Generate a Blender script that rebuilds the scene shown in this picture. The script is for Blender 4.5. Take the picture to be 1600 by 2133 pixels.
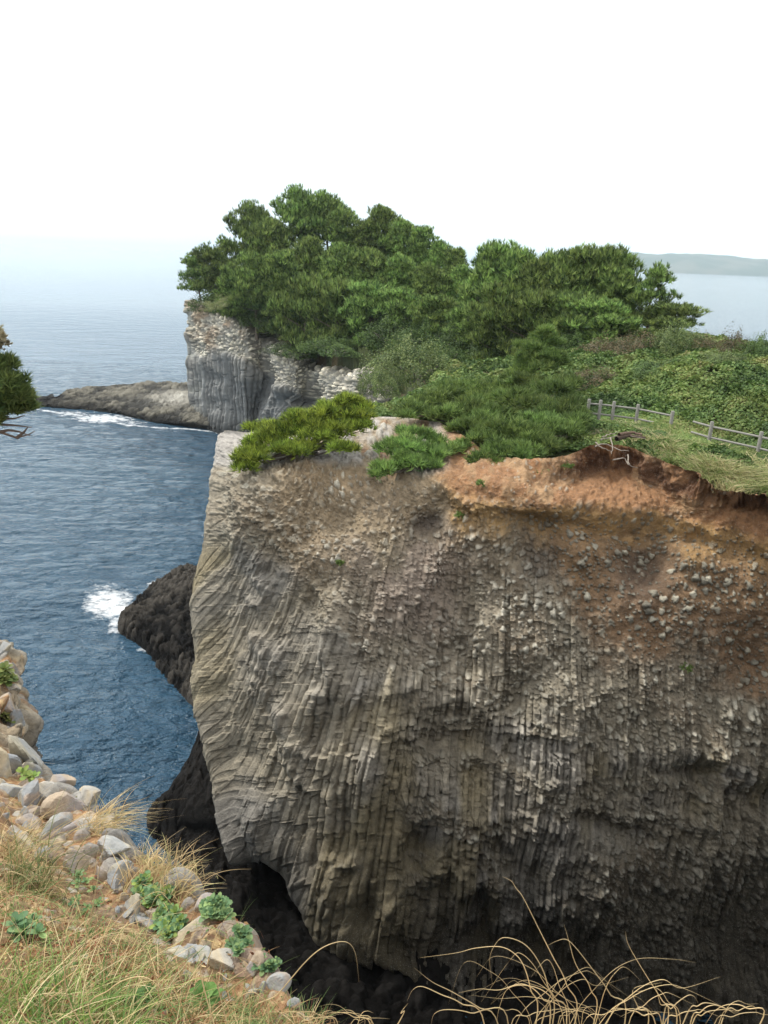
import bpy, math, random
import numpy as np
from mathutils import Matrix, Vector
R = math.radians
for o in list(bpy.data.objects): bpy.data.objects.remove(o)
S = bpy.context.scene
COL = S.collection

# ------------------------------------------------------------------ camera
CZ = 28.0; F = 1560.0; PITCH = 18.8; ROLL = 2.25
cd = bpy.data.cameras.new('camera'); cam = bpy.data.objects.new('camera', cd); COL.objects.link(cam)
cd.sensor_fit = 'VERTICAL'; cd.sensor_height = 36.0; cd.lens = 36.0*F/2133.0
cd.clip_start = 0.05; cd.clip_end = 120000.0
cam.location = (0, 0, CZ)
MR = (Matrix.Rotation(R(90-PITCH), 3, 'X') @ Matrix.Rotation(R(ROLL), 3, 'Z'))
cam.rotation_euler = MR.to_euler()
S.camera = cam
S.render.resolution_x = 768; S.render.resolution_y = 1024
MN = np.array(MR)

# ------------------------------------------------------------------ sky, sun, exposure
SUN_EL, SUN_AZ = 52.0, -62.0        # azimuth measured from +Y towards +X
w = bpy.data.worlds.new('World'); S.world = w; w.use_nodes = True
nt = w.node_tree; nt.nodes.clear()
out = nt.nodes.new('ShaderNodeOutputWorld'); bg = nt.nodes.new('ShaderNodeBackground')
sky = nt.nodes.new('ShaderNodeTexSky'); sky.sky_type = 'NISHITA'; sky.sun_disc = False
sky.sun_elevation = R(SUN_EL); sky.sun_rotation = R(SUN_AZ); sky.dust_density = 2.5
tc = nt.nodes.new('ShaderNodeTexCoord')
mp = nt.nodes.new('ShaderNodeMapping'); mp.inputs['Scale'].default_value = (1.0, 1.0, 2.2)
nz = nt.nodes.new('ShaderNodeTexNoise'); nz.inputs['Scale'].default_value = 2.3; nz.inputs['Detail'].default_value = 6
cr = nt.nodes.new('ShaderNodeValToRGB'); cr.color_ramp.elements[0].position = 0.36; cr.color_ramp.elements[1].position = 0.52
cr.color_ramp.elements[0].color = (0.80,)*3+(1,); cr.color_ramp.elements[1].color = (1,)*3+(1,)
# cloud radiance by elevation: pale blue veil low down, bright white above
sx = nt.nodes.new('ShaderNodeSeparateXYZ')
cl = nt.nodes.new('ShaderNodeValToRGB')
e = cl.color_ramp.elements
SK = 14.8
e[0].position = 0.0; e[0].color = (0.74, 0.85, 0.91, 1)
e[1].position = 0.35; e[1].color = (1, 1, 1, 1)
x_ = e.new(0.07); x_.color = (0.78, 0.90, 0.93, 1)
x_ = e.new(0.15); x_.color = (0.90, 0.96, 0.97, 1)
sc = nt.nodes.new('ShaderNodeVectorMath'); sc.operation = 'SCALE'; sc.inputs['Scale'].default_value = SK
mx = nt.nodes.new('ShaderNodeMix'); mx.data_type = 'RGBA'
L = nt.links.new
L(tc.outputs['Generated'], mp.inputs[0]); L(mp.outputs[0], nz.inputs['Vector']); L(nz.outputs['Fac'], cr.inputs[0])
L(tc.outputs['Generated'], sx.inputs[0]); L(sx.outputs['Z'], cl.inputs[0]); L(cl.outputs[0], sc.inputs[0])
L(cr.outputs[0], mx.inputs['Factor']); L(sky.outputs[0], mx.inputs['A']); L(sc.outputs[0], mx.inputs['B'])
L(mx.outputs['Result'], bg.inputs['Color']); bg.inputs['Strength'].default_value = 0.08
L(bg.outputs[0], out.inputs[0])
sd = bpy.data.lights.new('sun', 'SUN'); sd.energy = 2.4; sd.angle = R(8); sd.color = (1.0, 0.95, 0.87)
sun = bpy.data.objects.new('sun', sd); COL.objects.link(sun)
dv = Vector((math.sin(R(SUN_AZ))*math.cos(R(SUN_EL)), math.cos(R(SUN_AZ))*math.cos(R(SUN_EL)), math.sin(R(SUN_EL))))
sun.rotation_euler = dv.to_track_quat('Z', 'Y').to_euler(); sun.location = (-60, 60, 120)
S.view_settings.view_transform = 'Standard'; S.view_settings.look = 'None'
S.view_settings.exposure = 0.58; S.view_settings.gamma = 1.0
S.render.engine = 'CYCLES'
S.cycles.max_bounces = 6; S.cycles.volume_bounces = 1; S.cycles.transparent_max_bounces = 4

# ------------------------------------------------------------------ helpers: rays, noise, meshes
def ray(u, v):
    u = np.asarray(u, float); v = np.asarray(v, float)
    d = np.stack([(u-800)/F, -(v-1066.5)/F, -np.ones_like(u+v)], -1)
    return d @ MN.T
def atZ(u, v, z):
    d = ray(u, v); return np.array([0, 0, CZ]) + d*((np.asarray(z, float)-CZ)/d[..., 2])[..., None]
def atY(u, v, Y):
    d = ray(u, v); return np.array([0, 0, CZ]) + d*(np.asarray(Y, float)/d[..., 1])[..., None]
def proj(P):
    q = (np.asarray(P, float)-np.array([0, 0, CZ])) @ MN
    dz = np.maximum(-q[..., 2], 1e-3)
    return 800+F*q[..., 0]/dz, 1066.5-F*q[..., 1]/dz
def h2(i, j, s=0):
    i = np.asarray(i).astype(np.int64); j = np.asarray(j).astype(np.int64)
    n = (i*374761393 + j*668265263 + s*2147483647 + 12345) & 0xffffffff
    n = ((n ^ (n >> 13))*1274126177) & 0xffffffff
    n = ((n ^ (n >> 16))*2246822519) & 0xffffffff
    return ((n ^ (n >> 15)) & 0xffffff)/float(0xffffff)
def vn(x, y, s=0):
    xi = np.floor(x); yi = np.floor(y); fx = x-xi; fy = y-yi
    fx = fx*fx*(3-2*fx); fy = fy*fy*(3-2*fy)
    a = h2(xi, yi, s); b = h2(xi+1, yi, s); c = h2(xi, yi+1, s); d = h2(xi+1, yi+1, s)
    return (a*(1-fx)+b*fx)*(1-fy)+(c*(1-fx)+d*fx)*fy
def fbm(x, y, o=4, s=0):
    t = 0; a = 0.5; n = 0
    for k in range(o):
        t = t+a*vn(x*2**k, y*2**k, s+k*17); n += a; a *= 0.5
    return t/n*2-1
def ss(a, b, x):
    t = np.clip((x-a)/(b-a), 0, 1); return t*t*(3-2*t)
def voro(x, y, s=0, jit=0.9):
    """F1, F2, cell hash, and offset to nearest point"""
    xi = np.floor(x); yi = np.floor(y)
    f1 = np.full(x.shape, 9.0); f2 = np.full(x.shape, 9.0); cid = np.zeros(x.shape); ox = np.zeros(x.shape); oy = np.zeros(x.shape)
    for a in (-1, 0, 1):
        for b in (-1, 0, 1):
            px = xi+a+.5+(h2(xi+a, yi+b, s)-.5)*jit; py = yi+b+.5+(h2(xi+a, yi+b, s+7)-.5)*jit
            d = np.hypot(x-px, y-py); m = d < f1
            f2 = np.where(m, f1, np.minimum(f2, d)); f1 = np.where(m, d, f1)
            cid = np.where(m, h2(xi+a, yi+b, s+13), cid); ox = np.where(m, x-px, ox); oy = np.where(m, y-py, oy)
    return f1, f2, cid, ox, oy
def stones(x, y, s, rmin, rmax, p=1.0):
    """scattered convex stones in a unit grid: returns dome height (0..1)*radius and hash"""
    xi = np.floor(x); yi = np.floor(y); best = np.zeros(x.shape); cid = np.zeros(x.shape)
    for a in (-1, 0, 1):
        for b in (-1, 0, 1):
            i = xi+a; j = yi+b
            px = i+.5+(h2(i, j, s)-.5)*.8; py = j+.5+(h2(i, j, s+1)-.5)*.8
            r = rmin+(rmax-rmin)*h2(i, j, s+2)**2; on = h2(i, j, s+3) < p
            dx = x-px; dy = y-py; an = h2(i, j, s+4)*6.28
            k = .25*np.cos(3*np.arctan2(dy, dx)+an)+.12*np.cos(5*np.arctan2(dy, dx)-an*2)
            ex = 1+.35*(h2(i, j, s+5)-.5)
            d = np.hypot(dx*ex, dy/ex)/(r*(1+.55*k))
            hgt = np.where(on, np.sqrt(np.clip(1-d**2.6, 0, 1))*r, 0)
            m = hgt > best
            best = np.where(m, hgt, best); cid = np.where(m, h2(i, j, s+6), cid)
    return best, cid
def mesh_np(name, V, Fq, mat, col=None, parent=None, smooth=True, link=True):
    V = np.ascontiguousarray(V, dtype=np.float32).reshape(-1, 3)
    me = bpy.data.meshes.new(name); me.vertices.add(len(V)); me.vertices.foreach_set('co', V.ravel())
    n = Fq.shape[1]; me.loops.add(Fq.size); me.polygons.add(len(Fq))
    me.loops.foreach_set('vertex_index', np.ascontiguousarray(Fq, dtype=np.int32).ravel())
    me.polygons.foreach_set('loop_start', np.arange(0, Fq.size, n, dtype=np.int32))
    try: me.polygons.foreach_set('loop_total', np.full(len(Fq), n, dtype=np.int32))
    except Exception: pass
    me.polygons.foreach_set('use_smooth', np.full(len(Fq), smooth))
    me.update(calc_edges=True)
    if col is not None:
        ca = me.color_attributes.new('Col', 'FLOAT_COLOR', 'POINT')
        c4 = np.ones((len(V), 4), np.float32); c4[:, :col.shape[-1]] = col.reshape(len(V), -1)
        ca.data.foreach_set('color', c4.ravel())
    me.materials.append(mat)
    o = bpy.data.objects.new(name, me)
    if link: COL.objects.link(o)
    if parent is not None: o.parent = parent
    return o
def grid_faces(n, m):
    i = np.arange(n*m).reshape(n, m)
    return np.stack([i[:-1, :-1], i[:-1, 1:], i[1:, 1:], i[1:, :-1]], -1).reshape(-1, 4)
def crsp(C, t):
    """Catmull-Rom through C[k] (k along axis 0) at parameters t in 0..K-1"""
    K = C.shape[0]; i = np.clip(np.floor(t).astype(int), 0, K-2); f = (t-i).reshape((-1,)+(1,)*(C.ndim-1))
    p0 = C[np.maximum(i-1, 0)]; p1 = C[i]; p2 = C[i+1]; p3 = C[np.minimum(i+2, K-1)]
    p0 = np.where((i == 0).reshape(f.shape), 2*p1-p2, p0); p3 = np.where((i == K-2).reshape(f.shape), 2*p2-p1, p3)
    return .5*((2*p1)+(-p0+p2)*f+(2*p0-5*p1+4*p2-p3)*f**2+(-p0+3*p1-3*p2+p3)*f**3)
def patch(C, tr, tcn):
    A = crsp(C, tr); return np.swapaxes(crsp(np.swapaxes(A, 0, 1), tcn), 0, 1)
def normals(P):
    a = np.gradient(P, axis=0); b = np.gradient(P, axis=1); n = np.cross(a, b)
    return n/np.maximum(np.linalg.norm(n, axis=-1, keepdims=True), 1e-9)
def tag(o, label=None, cat=None, group=None, kind=None):
    if label: o['label'] = label
    if cat: o['category'] = cat
    if group: o['group'] = group
    if kind: o['kind'] = kind
    return o
def empty(name, loc=(0, 0, 0), rz=0, sc=1):
    o = bpy.data.objects.new(name, None); COL.objects.link(o); o.location = loc; o.rotation_euler = (0, 0, rz); o.scale = (sc,)*3 if not hasattr(sc, '__len__') else sc
    o.empty_display_size = 0.2
    return o
def mixc(a, b, t):
    return a*(1-t[..., None])+b*t[..., None]
def rgb(*c): return np.array(c, float)

# ------------------------------------------------------------------ materials
def mat_base(name, rough=0.9, spec=0.3):
    m = bpy.data.materials.new(name); m.use_nodes = True; b = m.node_tree.nodes['Principled BSDF']
    b.inputs['Roughness'].default_value = rough; b.inputs['Specular IOR Level'].default_value = spec
    return m, m.node_tree, b
def mat_col(name, rough=0.9, spec=0.3, nscale=3.0, namt=0.35, bscale=12.0, bdist=0.03, trans=0.0, detail=6, speck=0.0, orand=0.0):
    """vertex colour times procedural mottling, with fine procedural bump"""
    m, t, b = mat_base(name, rough, spec)
    a = t.nodes.new('ShaderNodeVertexColor'); a.layer_name = 'Col'
    ge = t.nodes.new('ShaderNodeNewGeometry')
    n = t.nodes.new('ShaderNodeTexNoise'); n.inputs['Scale'].default_value = nscale; n.inputs['Detail'].default_value = detail; n.inputs['Roughness'].default_value = .65
    mr = t.nodes.new('ShaderNodeMapRange'); mr.inputs[1].default_value = .3; mr.inputs[2].default_value = .7
    mr.inputs[3].default_value = 1-namt; mr.inputs[4].default_value = 1+namt
    vm = t.nodes.new('ShaderNodeVectorMath'); vm.operation = 'SCALE'
    t.links.new(ge.outputs['Position'], n.inputs['Vector']); t.links.new(n.outputs['Fac'], mr.inputs[0])
    t.links.new(a.outputs['Color'], vm.inputs[0]); t.links.new(mr.outputs[0], vm.inputs['Scale'])
    t.links.new(vm.outputs[0], b.inputs['Base Color'])
    if orand > 0:
        oi = t.nodes.new('ShaderNodeObjectInfo'); hs_ = t.nodes.new('ShaderNodeHueSaturation'); m3 = t.nodes.new('ShaderNodeMapRange'); m3.inputs[3].default_value = 1-orand; m3.inputs[4].default_value = 1+orand
        m4 = t.nodes.new('ShaderNodeMapRange'); m4.inputs[3].default_value = .478; m4.inputs[4].default_value = .500
        t.links.new(oi.outputs['Random'], m3.inputs[0]); t.links.new(oi.outputs['Random'], m4.inputs[0]); t.links.new(m3.outputs[0], hs_.inputs['Value']); t.links.new(m4.outputs[0], hs_.inputs['Hue']); t.links.new(vm.outputs[0], hs_.inputs['Color']); vm = hs_
        t.links.new(vm.outputs[0], b.inputs['Base Color'])
    if speck > 0:
        vo = t.nodes.new('ShaderNodeTexNoise'); vo.inputs['Scale'].default_value = nscale*9; vo.inputs['Detail'].default_value = 3
        m2 = t.nodes.new('ShaderNodeMapRange'); m2.inputs[1].default_value = .60; m2.inputs[2].default_value = .70; m2.inputs[3].default_value = 0; m2.inputs[4].default_value = speck
        mk = t.nodes.new('ShaderNodeMix'); mk.data_type = 'RGBA'; mk.inputs['B'].default_value = (.42, .40, .34, 1)
        t.links.new(ge.outputs['Position'], vo.inputs['Vector']); t.links.new(vo.outputs['Fac'], m2.inputs[0]); t.links.new(m2.outputs[0], mk.inputs['Factor'])
        t.links.new(vm.outputs[0], mk.inputs['A']); t.links.new(mk.outputs['Result'], b.inputs['Base Color'])
    if bdist > 0:
        n2 = t.nodes.new('ShaderNodeTexNoise'); n2.inputs['Scale'].default_value = bscale; n2.inputs['Detail'].default_value = 8; n2.inputs['Roughness'].default_value = .7
        bp = t.nodes.new('ShaderNodeBump'); bp.inputs['Distance'].default_value = bdist; bp.inputs['Strength'].default_value = 1
        t.links.new(ge.outputs['Position'], n2.inputs['Vector']); t.links.new(n2.outputs['Fac'], bp.inputs['Height']); t.links.new(bp.outputs[0], b.inputs['Normal'])
    if trans > 0:
        tr = t.nodes.new('ShaderNodeBsdfTranslucent'); ms = t.nodes.new('ShaderNodeMixShader'); ms.inputs[0].default_value = trans
        o = t.nodes['Material Output']
        t.links.new(vm.outputs[0], tr.inputs['Color']); t.links.new(b.outputs[0], ms.inputs[1]); t.links.new(tr.outputs[0], ms.inputs[2]); t.links.new(ms.outputs[0], o.inputs['Surface'])
    return m
M_ROCK = mat_col('basalt_rock', .92, .25, 3.0, .38, 11, .09, speck=.5)
M_FROCK = mat_col('distant_basalt', .92, .25, .8, .25, 2.5, .2)
M_WET = mat_col('wet_basalt', .9, .08, 2.0, .4, 5, .16)
M_SOIL = mat_col('soil_ground', .95, .2, 9, .35, 30, .03)
M_STONE = mat_col('grey_stone', .85, .3, 14, .22, 45, .012)
M_LEAF = mat_col('leaf', .6, .25, .35, .38, 1, 0, .25, 4)
M_NEEDLE = mat_col('pine_needles', .65, .25, .7, .28, 1, 0, .22, 2, orand=.22)
M_GRASS = mat_col('grass_blade', .6, .3, 6, .15, 1, 0, .3, 2)
M_BARK = mat_col('bark', .9, .2, 8, .3, 30, .01)
M_CONC = mat_col('weathered_concrete', .85, .3, 10, .15, 40, .004)
M_LAND = mat_col('turf_ground', .95, .15, .9, .35, 4, .15)

# ------------------------------------------------------------------ sea
def mat_water():
    m, t, b = mat_base('sea_water', .07, .5)
    b.inputs['IOR'].default_value = 1.333
    ge = t.nodes.new('ShaderNodeNewGeometry')
    def noise(scale, sxyz, rz, detail, rough=.55):
        mp = t.nodes.new('ShaderNodeMapping'); mp.inputs['Scale'].default_value = sxyz; mp.inputs['Rotation'].default_value = (0, 0, rz)
        n = t.nodes.new('ShaderNodeTexNoise'); n.inputs['Scale'].default_value = scale; n.inputs['Detail'].default_value = detail; n.inputs['Roughness'].default_value = rough
        t.links.new(ge.outputs['Position'], mp.inputs[0]); t.links.new(mp.outputs[0], n.inputs['Vector']); return n
    n1 = noise(.85, (.55, 1, 1), .25, 5, .6); n2 = noise(.16, (.5, 1, 1), -.2, 3); n3 = noise(.03, (.35, 1, 1), .1, 4)
    b1 = t.nodes.new('ShaderNodeBump'); b1.inputs['Distance'].default_value = 1.7; b1.inputs['Strength'].default_value = 1
    b2 = t.nodes.new('ShaderNodeBump'); b2.inputs['Distance'].default_value = 2.6; b2.inputs['Strength'].default_value = 1
    t.links.new(n2.outputs['Fac'], b2.inputs['Height']); t.links.new(n1.outputs['Fac'], b1.inputs['Height']); t.links.new(b2.outputs[0], b1.inputs['Normal'])
    ln_ = t.nodes.new('ShaderNodeVectorMath'); ln_.operation = 'LENGTH'; t.links.new(ge.outputs['Position'], ln_.inputs[0])
    fd = t.nodes.new('ShaderNodeMapRange'); fd.inputs[1].default_value = 45; fd.inputs[2].default_value = 420; fd.inputs[3].default_value = 1.0; fd.inputs[4].default_value = .22
    t.links.new(ln_.outputs['Value'], fd.inputs[0]); t.links.new(fd.outputs[0], b1.inputs['Strength']); t.links.new(fd.outputs[0], b2.inputs['Strength'])
    a = t.nodes.new('ShaderNodeVertexColor'); a.layer_name = 'Col'
    sp = t.nodes.new('ShaderNodeSeparateColor'); t.links.new(a.outputs[0], sp.inputs[0])
    nf = noise(1.1, (.8, 1, 1), .3, 9, .72)
    ad = t.nodes.new('ShaderNodeMath'); ad.operation = 'ADD'; t.links.new(sp.outputs[0], ad.inputs[0]); t.links.new(nf.outputs['Fac'], ad.inputs[1])
    mr = t.nodes.new('ShaderNodeMapRange'); mr.inputs[1].default_value = .95; mr.inputs[2].default_value = 1.22; t.links.new(ad.outputs[0], mr.inputs[0])
    mc = t.nodes.new('ShaderNodeMix'); mc.data_type = 'RGBA'
    cd_ = t.nodes.new('ShaderNodeMix'); cd_.data_type = 'RGBA'; cd_.inputs['A'].default_value = (.015, .048, .088, 1); cd_.inputs['B'].default_value = (.024, .075, .122, 1)
    t.links.new(n3.outputs['Fac'], cd_.inputs['Factor']); t.links.new(cd_.outputs['Result'], mc.inputs['A'])
    mc.inputs['B'].default_value = (.85, .88, .9, 1); t.links.new(mr.outputs[0], mc.inputs['Factor']); t.links.new(mc.outputs['Result'], b.inputs['Base Color'])
    r2 = t.nodes.new('ShaderNodeMapRange'); r2.inputs[3].default_value = .07; r2.inputs[4].default_value = .8; t.links.new(mr.outputs[0], r2.inputs[0]); t.links.new(r2.outputs[0], b.inputs['Roughness'])
    t.links.new(b1.outputs[0], b.inputs['Normal'])
    return m
ys = np.concatenate([-np.geomspace(20000, 30, 12), np.arange(-10, 190, .45), np.geomspace(191, 40000, 70)])
xs = np.concatenate([-np.geomspace(40000, 82, 60), np.arange(-80, 30, .45), np.geomspace(31, 40000, 40)])
X, Y = np.meshgrid(xs, ys)
near = ss(260, 120, np.hypot(X, Y))
Zs = near*(.10*fbm(X*.22, Y*.45, 3, 3)+.05*fbm(X*.7, Y*1.3, 2, 9))
Pu, Pv = proj(np.stack([X, Y, Zs], -1))
foam = np.zeros_like(X)
for (fu, fv, ru, rv, st) in [(215, 872, 95, 14, .62), (150, 862, 60, 9, .55), (228, 1258, 75, 48, .68), (322, 1218, 26, 12, .6), (215, 1225, 60, 22, .5), (300, 1354, 36, 10, .52), (330, 1376, 14, 18, .48),
                             (100, 812, 60, 6, .42), (45, 828, 30, 5, .42), (238, 1305, 24, 30, .62), (170, 838, 40, 8, .55), (275, 880, 60, 9, .5), (440, 1535, 8, 60, .0), (190, 1240, 40, 22, .35)]:
    foam = np.maximum(foam, st*np.exp(-(((Pu-fu)/ru)**2+((Pv-fv)/rv)**2)**1.3*.9)+0)
line = np.interp(Pu, [60, 200, 260, 330, 400, 440, 480, 520], [850, 868, 884, 890, 893, 898, 908, 920])
foam = np.maximum(foam, np.where((Pu > 70) & (Pu < 525) & (Y > 60), .60*np.exp(-((Pv-line-1)/3.2)**2), 0))
wc = np.stack([foam]*3, -1)
sea = mesh_np('sea', np.stack([X, Y, Zs], -1), grid_faces(len(ys), len(xs)), mat_water(), wc); tag(sea, kind='structure')

# ------------------------------------------------------------------ basalt detail (pattern coordinates are metres-like units on the face)
def column_detail(c, v, W, Ls, seed, step=.28, wv=1.0):
    """c across columns, v along; W width, Ls length scale. returns displacement (m), cap mask, column id hash"""
    s = c/W; s = s+.5*(vn(s*.6, s*0+3.3, seed)-.5)+.14*(vn(s*.35, v/Ls*1.1, seed+60)-.5)
    i = np.floor(s); f = s-i
    hid = h2(i, i*0, seed+1)
    tf = np.abs(2*f-1); prof = np.clip((1-tf)*3.4, 0, 1)**.8*.72+.28*(1-tf)+.55*(h2(i, i*0, seed+21)-.5)*(2*f-1)
    vv = v/Ls
    lv = fbm(i*.11, vv*.42, 3, seed+2)*3.6+.9*(hid-.5)+.5*(h2(i, np.floor(vv*.7+hid*9), seed+3)-.5)
    q = lv/.7; ql = np.floor(q); qf = q-ql
    lev = (ql+ss(.93, 1.0, qf)+.35*qf)*.7
    seg = np.floor(vv*2.2+hid*31); off = h2(i, seg, seed+4)-.5
    sf = (vv*2.2+hid*31)-seg
    crack = np.exp(-(np.minimum(sf, 1-sf)/.04)**2)*(h2(i, seg, seed+9) > .80)
    groove = .5+.9*vn(s*.5, v/Ls*2.0, seed+70)
    d = wv*(.15*prof*groove-.05*crack) + step*lev + .035*off*wv
    return d, crack, hid, prof, lev

# ------------------------------------------------------------------ near cliff (seen face, its rim, soil bank, rounded corner)
top = {1: [(470, 903, 19.3), (456, 911, 19.0), (450, 945, 18.3)],
       2: [(520, 900, 19.3), (500, 930, 19.2), (492, 985, 18.6)],
       3: [(590, 893, 19.3), (585, 950, 19.2), (580, 1000, 18.8)],
       4: [(690, 883, 19.4), (682, 940, 19.3), (680, 985, 19.0)],
       5: [(790, 868, 19.6), (800, 930, 19.4), (800, 992, 19.1)],
       6: [(912, 882, 19.7), (915, 950, 19.5), (920, 1012, 19.1)],
       7: [(1040, 955, 19.9), (1040, 1000, 19.6), (1040, 1042, 19.0)],
       8: [(1165, 952, 20.3), (1160, 1005, 19.4), (1160, 1058, 18.9)],
       9: [(1262, 922, 20.9), (1280, 985, 19.6), (1280, 1063, 18.8)],
       10: [(1390, 962, 20.7), (1400, 1030, 19.5), (1400, 1072, 18.8)],
       11: [(1490, 1012, 20.5), (1500, 1048, 19.6), (1500, 1098, 18.7)],
       12: [(1600, 1032, 20.4), (1600, 1068, 19.5), (1600, 1128, 18.6)],
       13: [(1720, 1060, 20.4), (1720, 1100, 19.5), (1720, 1165, 18.5)],
       14: [(1900, 1110, 20.4), (1900, 1150, 19.5), (1900, 1220, 18.4)]}
face = {1: [(428, 1110, 15), (396, 1220, 12.7), (400, 1330, 10.3), (396, 1450, 8), (416, 1530, 6.5), (440, 1640, 4.4), (487, 1775, 2.6)],
        2: [(480, 1110, 16.3), (470, 1220, 13.9), (465, 1330, 11.6), (462, 1450, 9.2), (475, 1560, 7.0), (495, 1680, 4.9), (535, 1785, 2.9)],
        3: [(570, 1120, 16.6), (560, 1230, 14.4), (555, 1340, 12.2), (555, 1460, 9.9), (560, 1580, 7.5), (572, 1700, 5.2), (592, 1822, 2.7)],
        4: [(680, 1120, 16.8), (675, 1240, 14.8), (670, 1350, 12.9), (665, 1480, 10.5), (660, 1610, 8.0), (655, 1740, 5.6), (655, 1930, 2.0)],
        5: [(800, 1130, 16.9), (800, 1260, 14.7), (800, 1380, 12.7), (800, 1510, 10.4), (795, 1650, 7.8), (790, 1800, 5.2), (785, 2005, 1.6)]}
vp = [1000, 1150, 1300, 1450, 1600, 1750, 1900, 2000, 2100, 2260]
def zprof(u, v):      # elevation of the face at pixel row for the right part
    vl = v-(u-800)*.039
    yl = np.interp(vl, vp, [30.6, 29.2, 27.6, 26.0, 25.0, 24.2, 23.2, 22.4, 21.8, 20.6])
    yr = np.interp(vl, vp, [27.5, 25.8, 25.3, 24.6, 24.2, 23.4, 22.6, 22.0, 21.4, 20.6])
    k = np.clip((u-900)/700, 0, 1.3)
    return float(atY(u, v, yl*(1-k)+yr*k)[2])
rows = []
C = np.zeros((12, 16, 3)); PC = np.zeros((12, 16, 2))
for c in range(1, 15):
    pts = list(top[c])
    if c in face: pts += face[c]
    else:
        u0, v0 = top[c][2][0], top[c][2][1]; ub = u0-10; vb = {6: 2080}.get(c, 2150+(u0-1040)*.03)
        for k in range(1, 8):
            f = k/7; u = u0+(ub-u0)*f; v = v0+(vb-v0)*(f**.97); pts.append((u, v, zprof(u, v)))
    for r, (u, v, z) in enumerate(pts):
        C[r, c] = atZ(u, v, z); PC[r, c] = (u, v)
for r in range(10):       # hidden flank behind the corner, and beyond the right frame edge
    C[r, 0] = C[r, 1]+np.array([1.6+.1*r, 9+.2*r, -4.0]); PC[r, 0] = PC[r, 1]+np.array([-170, -10])
    C[r, 15] = C[r, 14]+np.array([7, -6, 0]); PC[r, 15] = PC[r, 14]+np.array([300, 40])
for c in range(16):       # undercut below the rim
    C[10, c] = C[9, c]+np.array([.8, 2.6 if c > 4 else 4.0, -.8]); PC[10, c] = PC[9, c]+np.array([0, 110])
    C[11, c] = C[9, c]+np.array([.9, 3.4, -5.0]); PC[11, c] = PC[9, c]+np.array([0, 260])
NR, NC = 1150, 1050
tr = np.interp(np.linspace(0, 1, NR), [0, .06, .12, .93, .97, 1], [0, 1, 2, 9, 10, 11])
tcn = np.interp(np.linspace(0, 1, NC), [0, .07, .97, 1], [0, 1, 13, 15])
B = patch(C, tr, tcn); PP = patch(PC, tr, tcn); pu, pv = PP[..., 0], PP[..., 1]
Nn = -normals(B)
vw = np.array([0, 0, CZ])-B; flip = np.sign(np.median(np.sum(Nn*vw, -1))); Nn = Nn*flip
# smooth normals
for _ in range(1):
    Nn = Nn/np.linalg.norm(Nn, axis=-1, keepdims=True)
wu = pu+14*fbm(pu/300, pv/300, 3, 41); wv_ = pv+14*fbm(pu/240, pv/240, 3, 47)
# column trace coordinate: u = c + g(c)*h(v)
h = (wv_-1100)/1000
cc = wu.copy()
for _ in range(25):
    th = np.tanh((cc-760)/210); g = -330+310*th; dg = 310*(1-th*th)/210
    cc = cc-(cc+g*h-wu)/np.maximum(1+dg*h, .25)
leanR = 70*ss(1250, 2000, wv_)*ss(900, 1300, wu)
cc = cc+leanR*ss(0, 1, (wv_-1500)/500)
dcol, crk, hid, prof, lev = column_detail(np.interp(cc, [200, 700, 900, 2400], [-270, 480, 700, 2200]), pv, 12.0, 95.0, 5, .28*(1-.62*ss(860, 680, cc)), 1.10-.74*ss(860, 700, cc))
ci_ = np.floor(np.interp(cc, [200, 700, 900, 2400], [-270, 480, 700, 2200])/12.0*1.0+.3)
bigt = fbm(ci_*.055, pv/105+.25*h2(ci_, ci_*0, 71), 3, 73)*2.6; bq = np.floor(bigt/.5); bf_ = bigt/.5-bq; terr = (bq+ss(.90, 1, bf_))*.5
mcen = ss(760, 900, wu)*ss(1380, 1520, pv)
flk = ss(860, 680, cc)
terr2 = np.floor(2.4*fbm(ci_*.22, pv/38, 2, 79)+.5*h2(ci_, np.floor(pv/45+9*h2(ci_, ci_*0, 3)), 81))
# masks in picture-pattern space
n1 = fbm(pu/90, pv/90, 4, 101); n2 = fbm(pu/40, pv/40, 4, 111); n3 = fbm(pu/13, pv/18, 4, 121); nb = fbm(pu/260, pv/260, 3, 131)
# cob = where column ends / stones face out
bound = np.interp(pu, [380, 480, 600, 690, 760, 900, 1000, 1100, 1200, 1300, 1400, 1500, 1600, 1800], [1080, 1130, 1200, 1290, 1400, 1420, 1390, 1440, 1500, 1560, 1570, 1590, 1640, 1700])
cob = ss(40, -40, pv-bound+60*n1)
low = ss(1160, 1290, pu+80*n1)*ss(1690, 1780, pv+70*n2)*ss(2080, 2000, pv+60*n1)
knob = .9*ss(.08, .26, fbm(pu/95, pv/42, 3, 141))*ss(800, 900, pu)*ss(1380, 1430, pv)*ss(1900, 1800, pv)
band = np.exp(-((pv-np.interp(pu, [800, 1000, 1150, 1300, 1600], [1600, 1590, 1650, 1690, 1750])+30*n1)/26)**2)*ss(860, 960, pu)
cobble = np.clip(np.maximum(np.maximum(np.maximum(cob, low), band*.9), knob), 0, 1)
flat = ss(1010, 960, pv-np.interp(pu, [450, 900, 1000, 1600], [0, 0, 60, 110]))        # rim top
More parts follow.
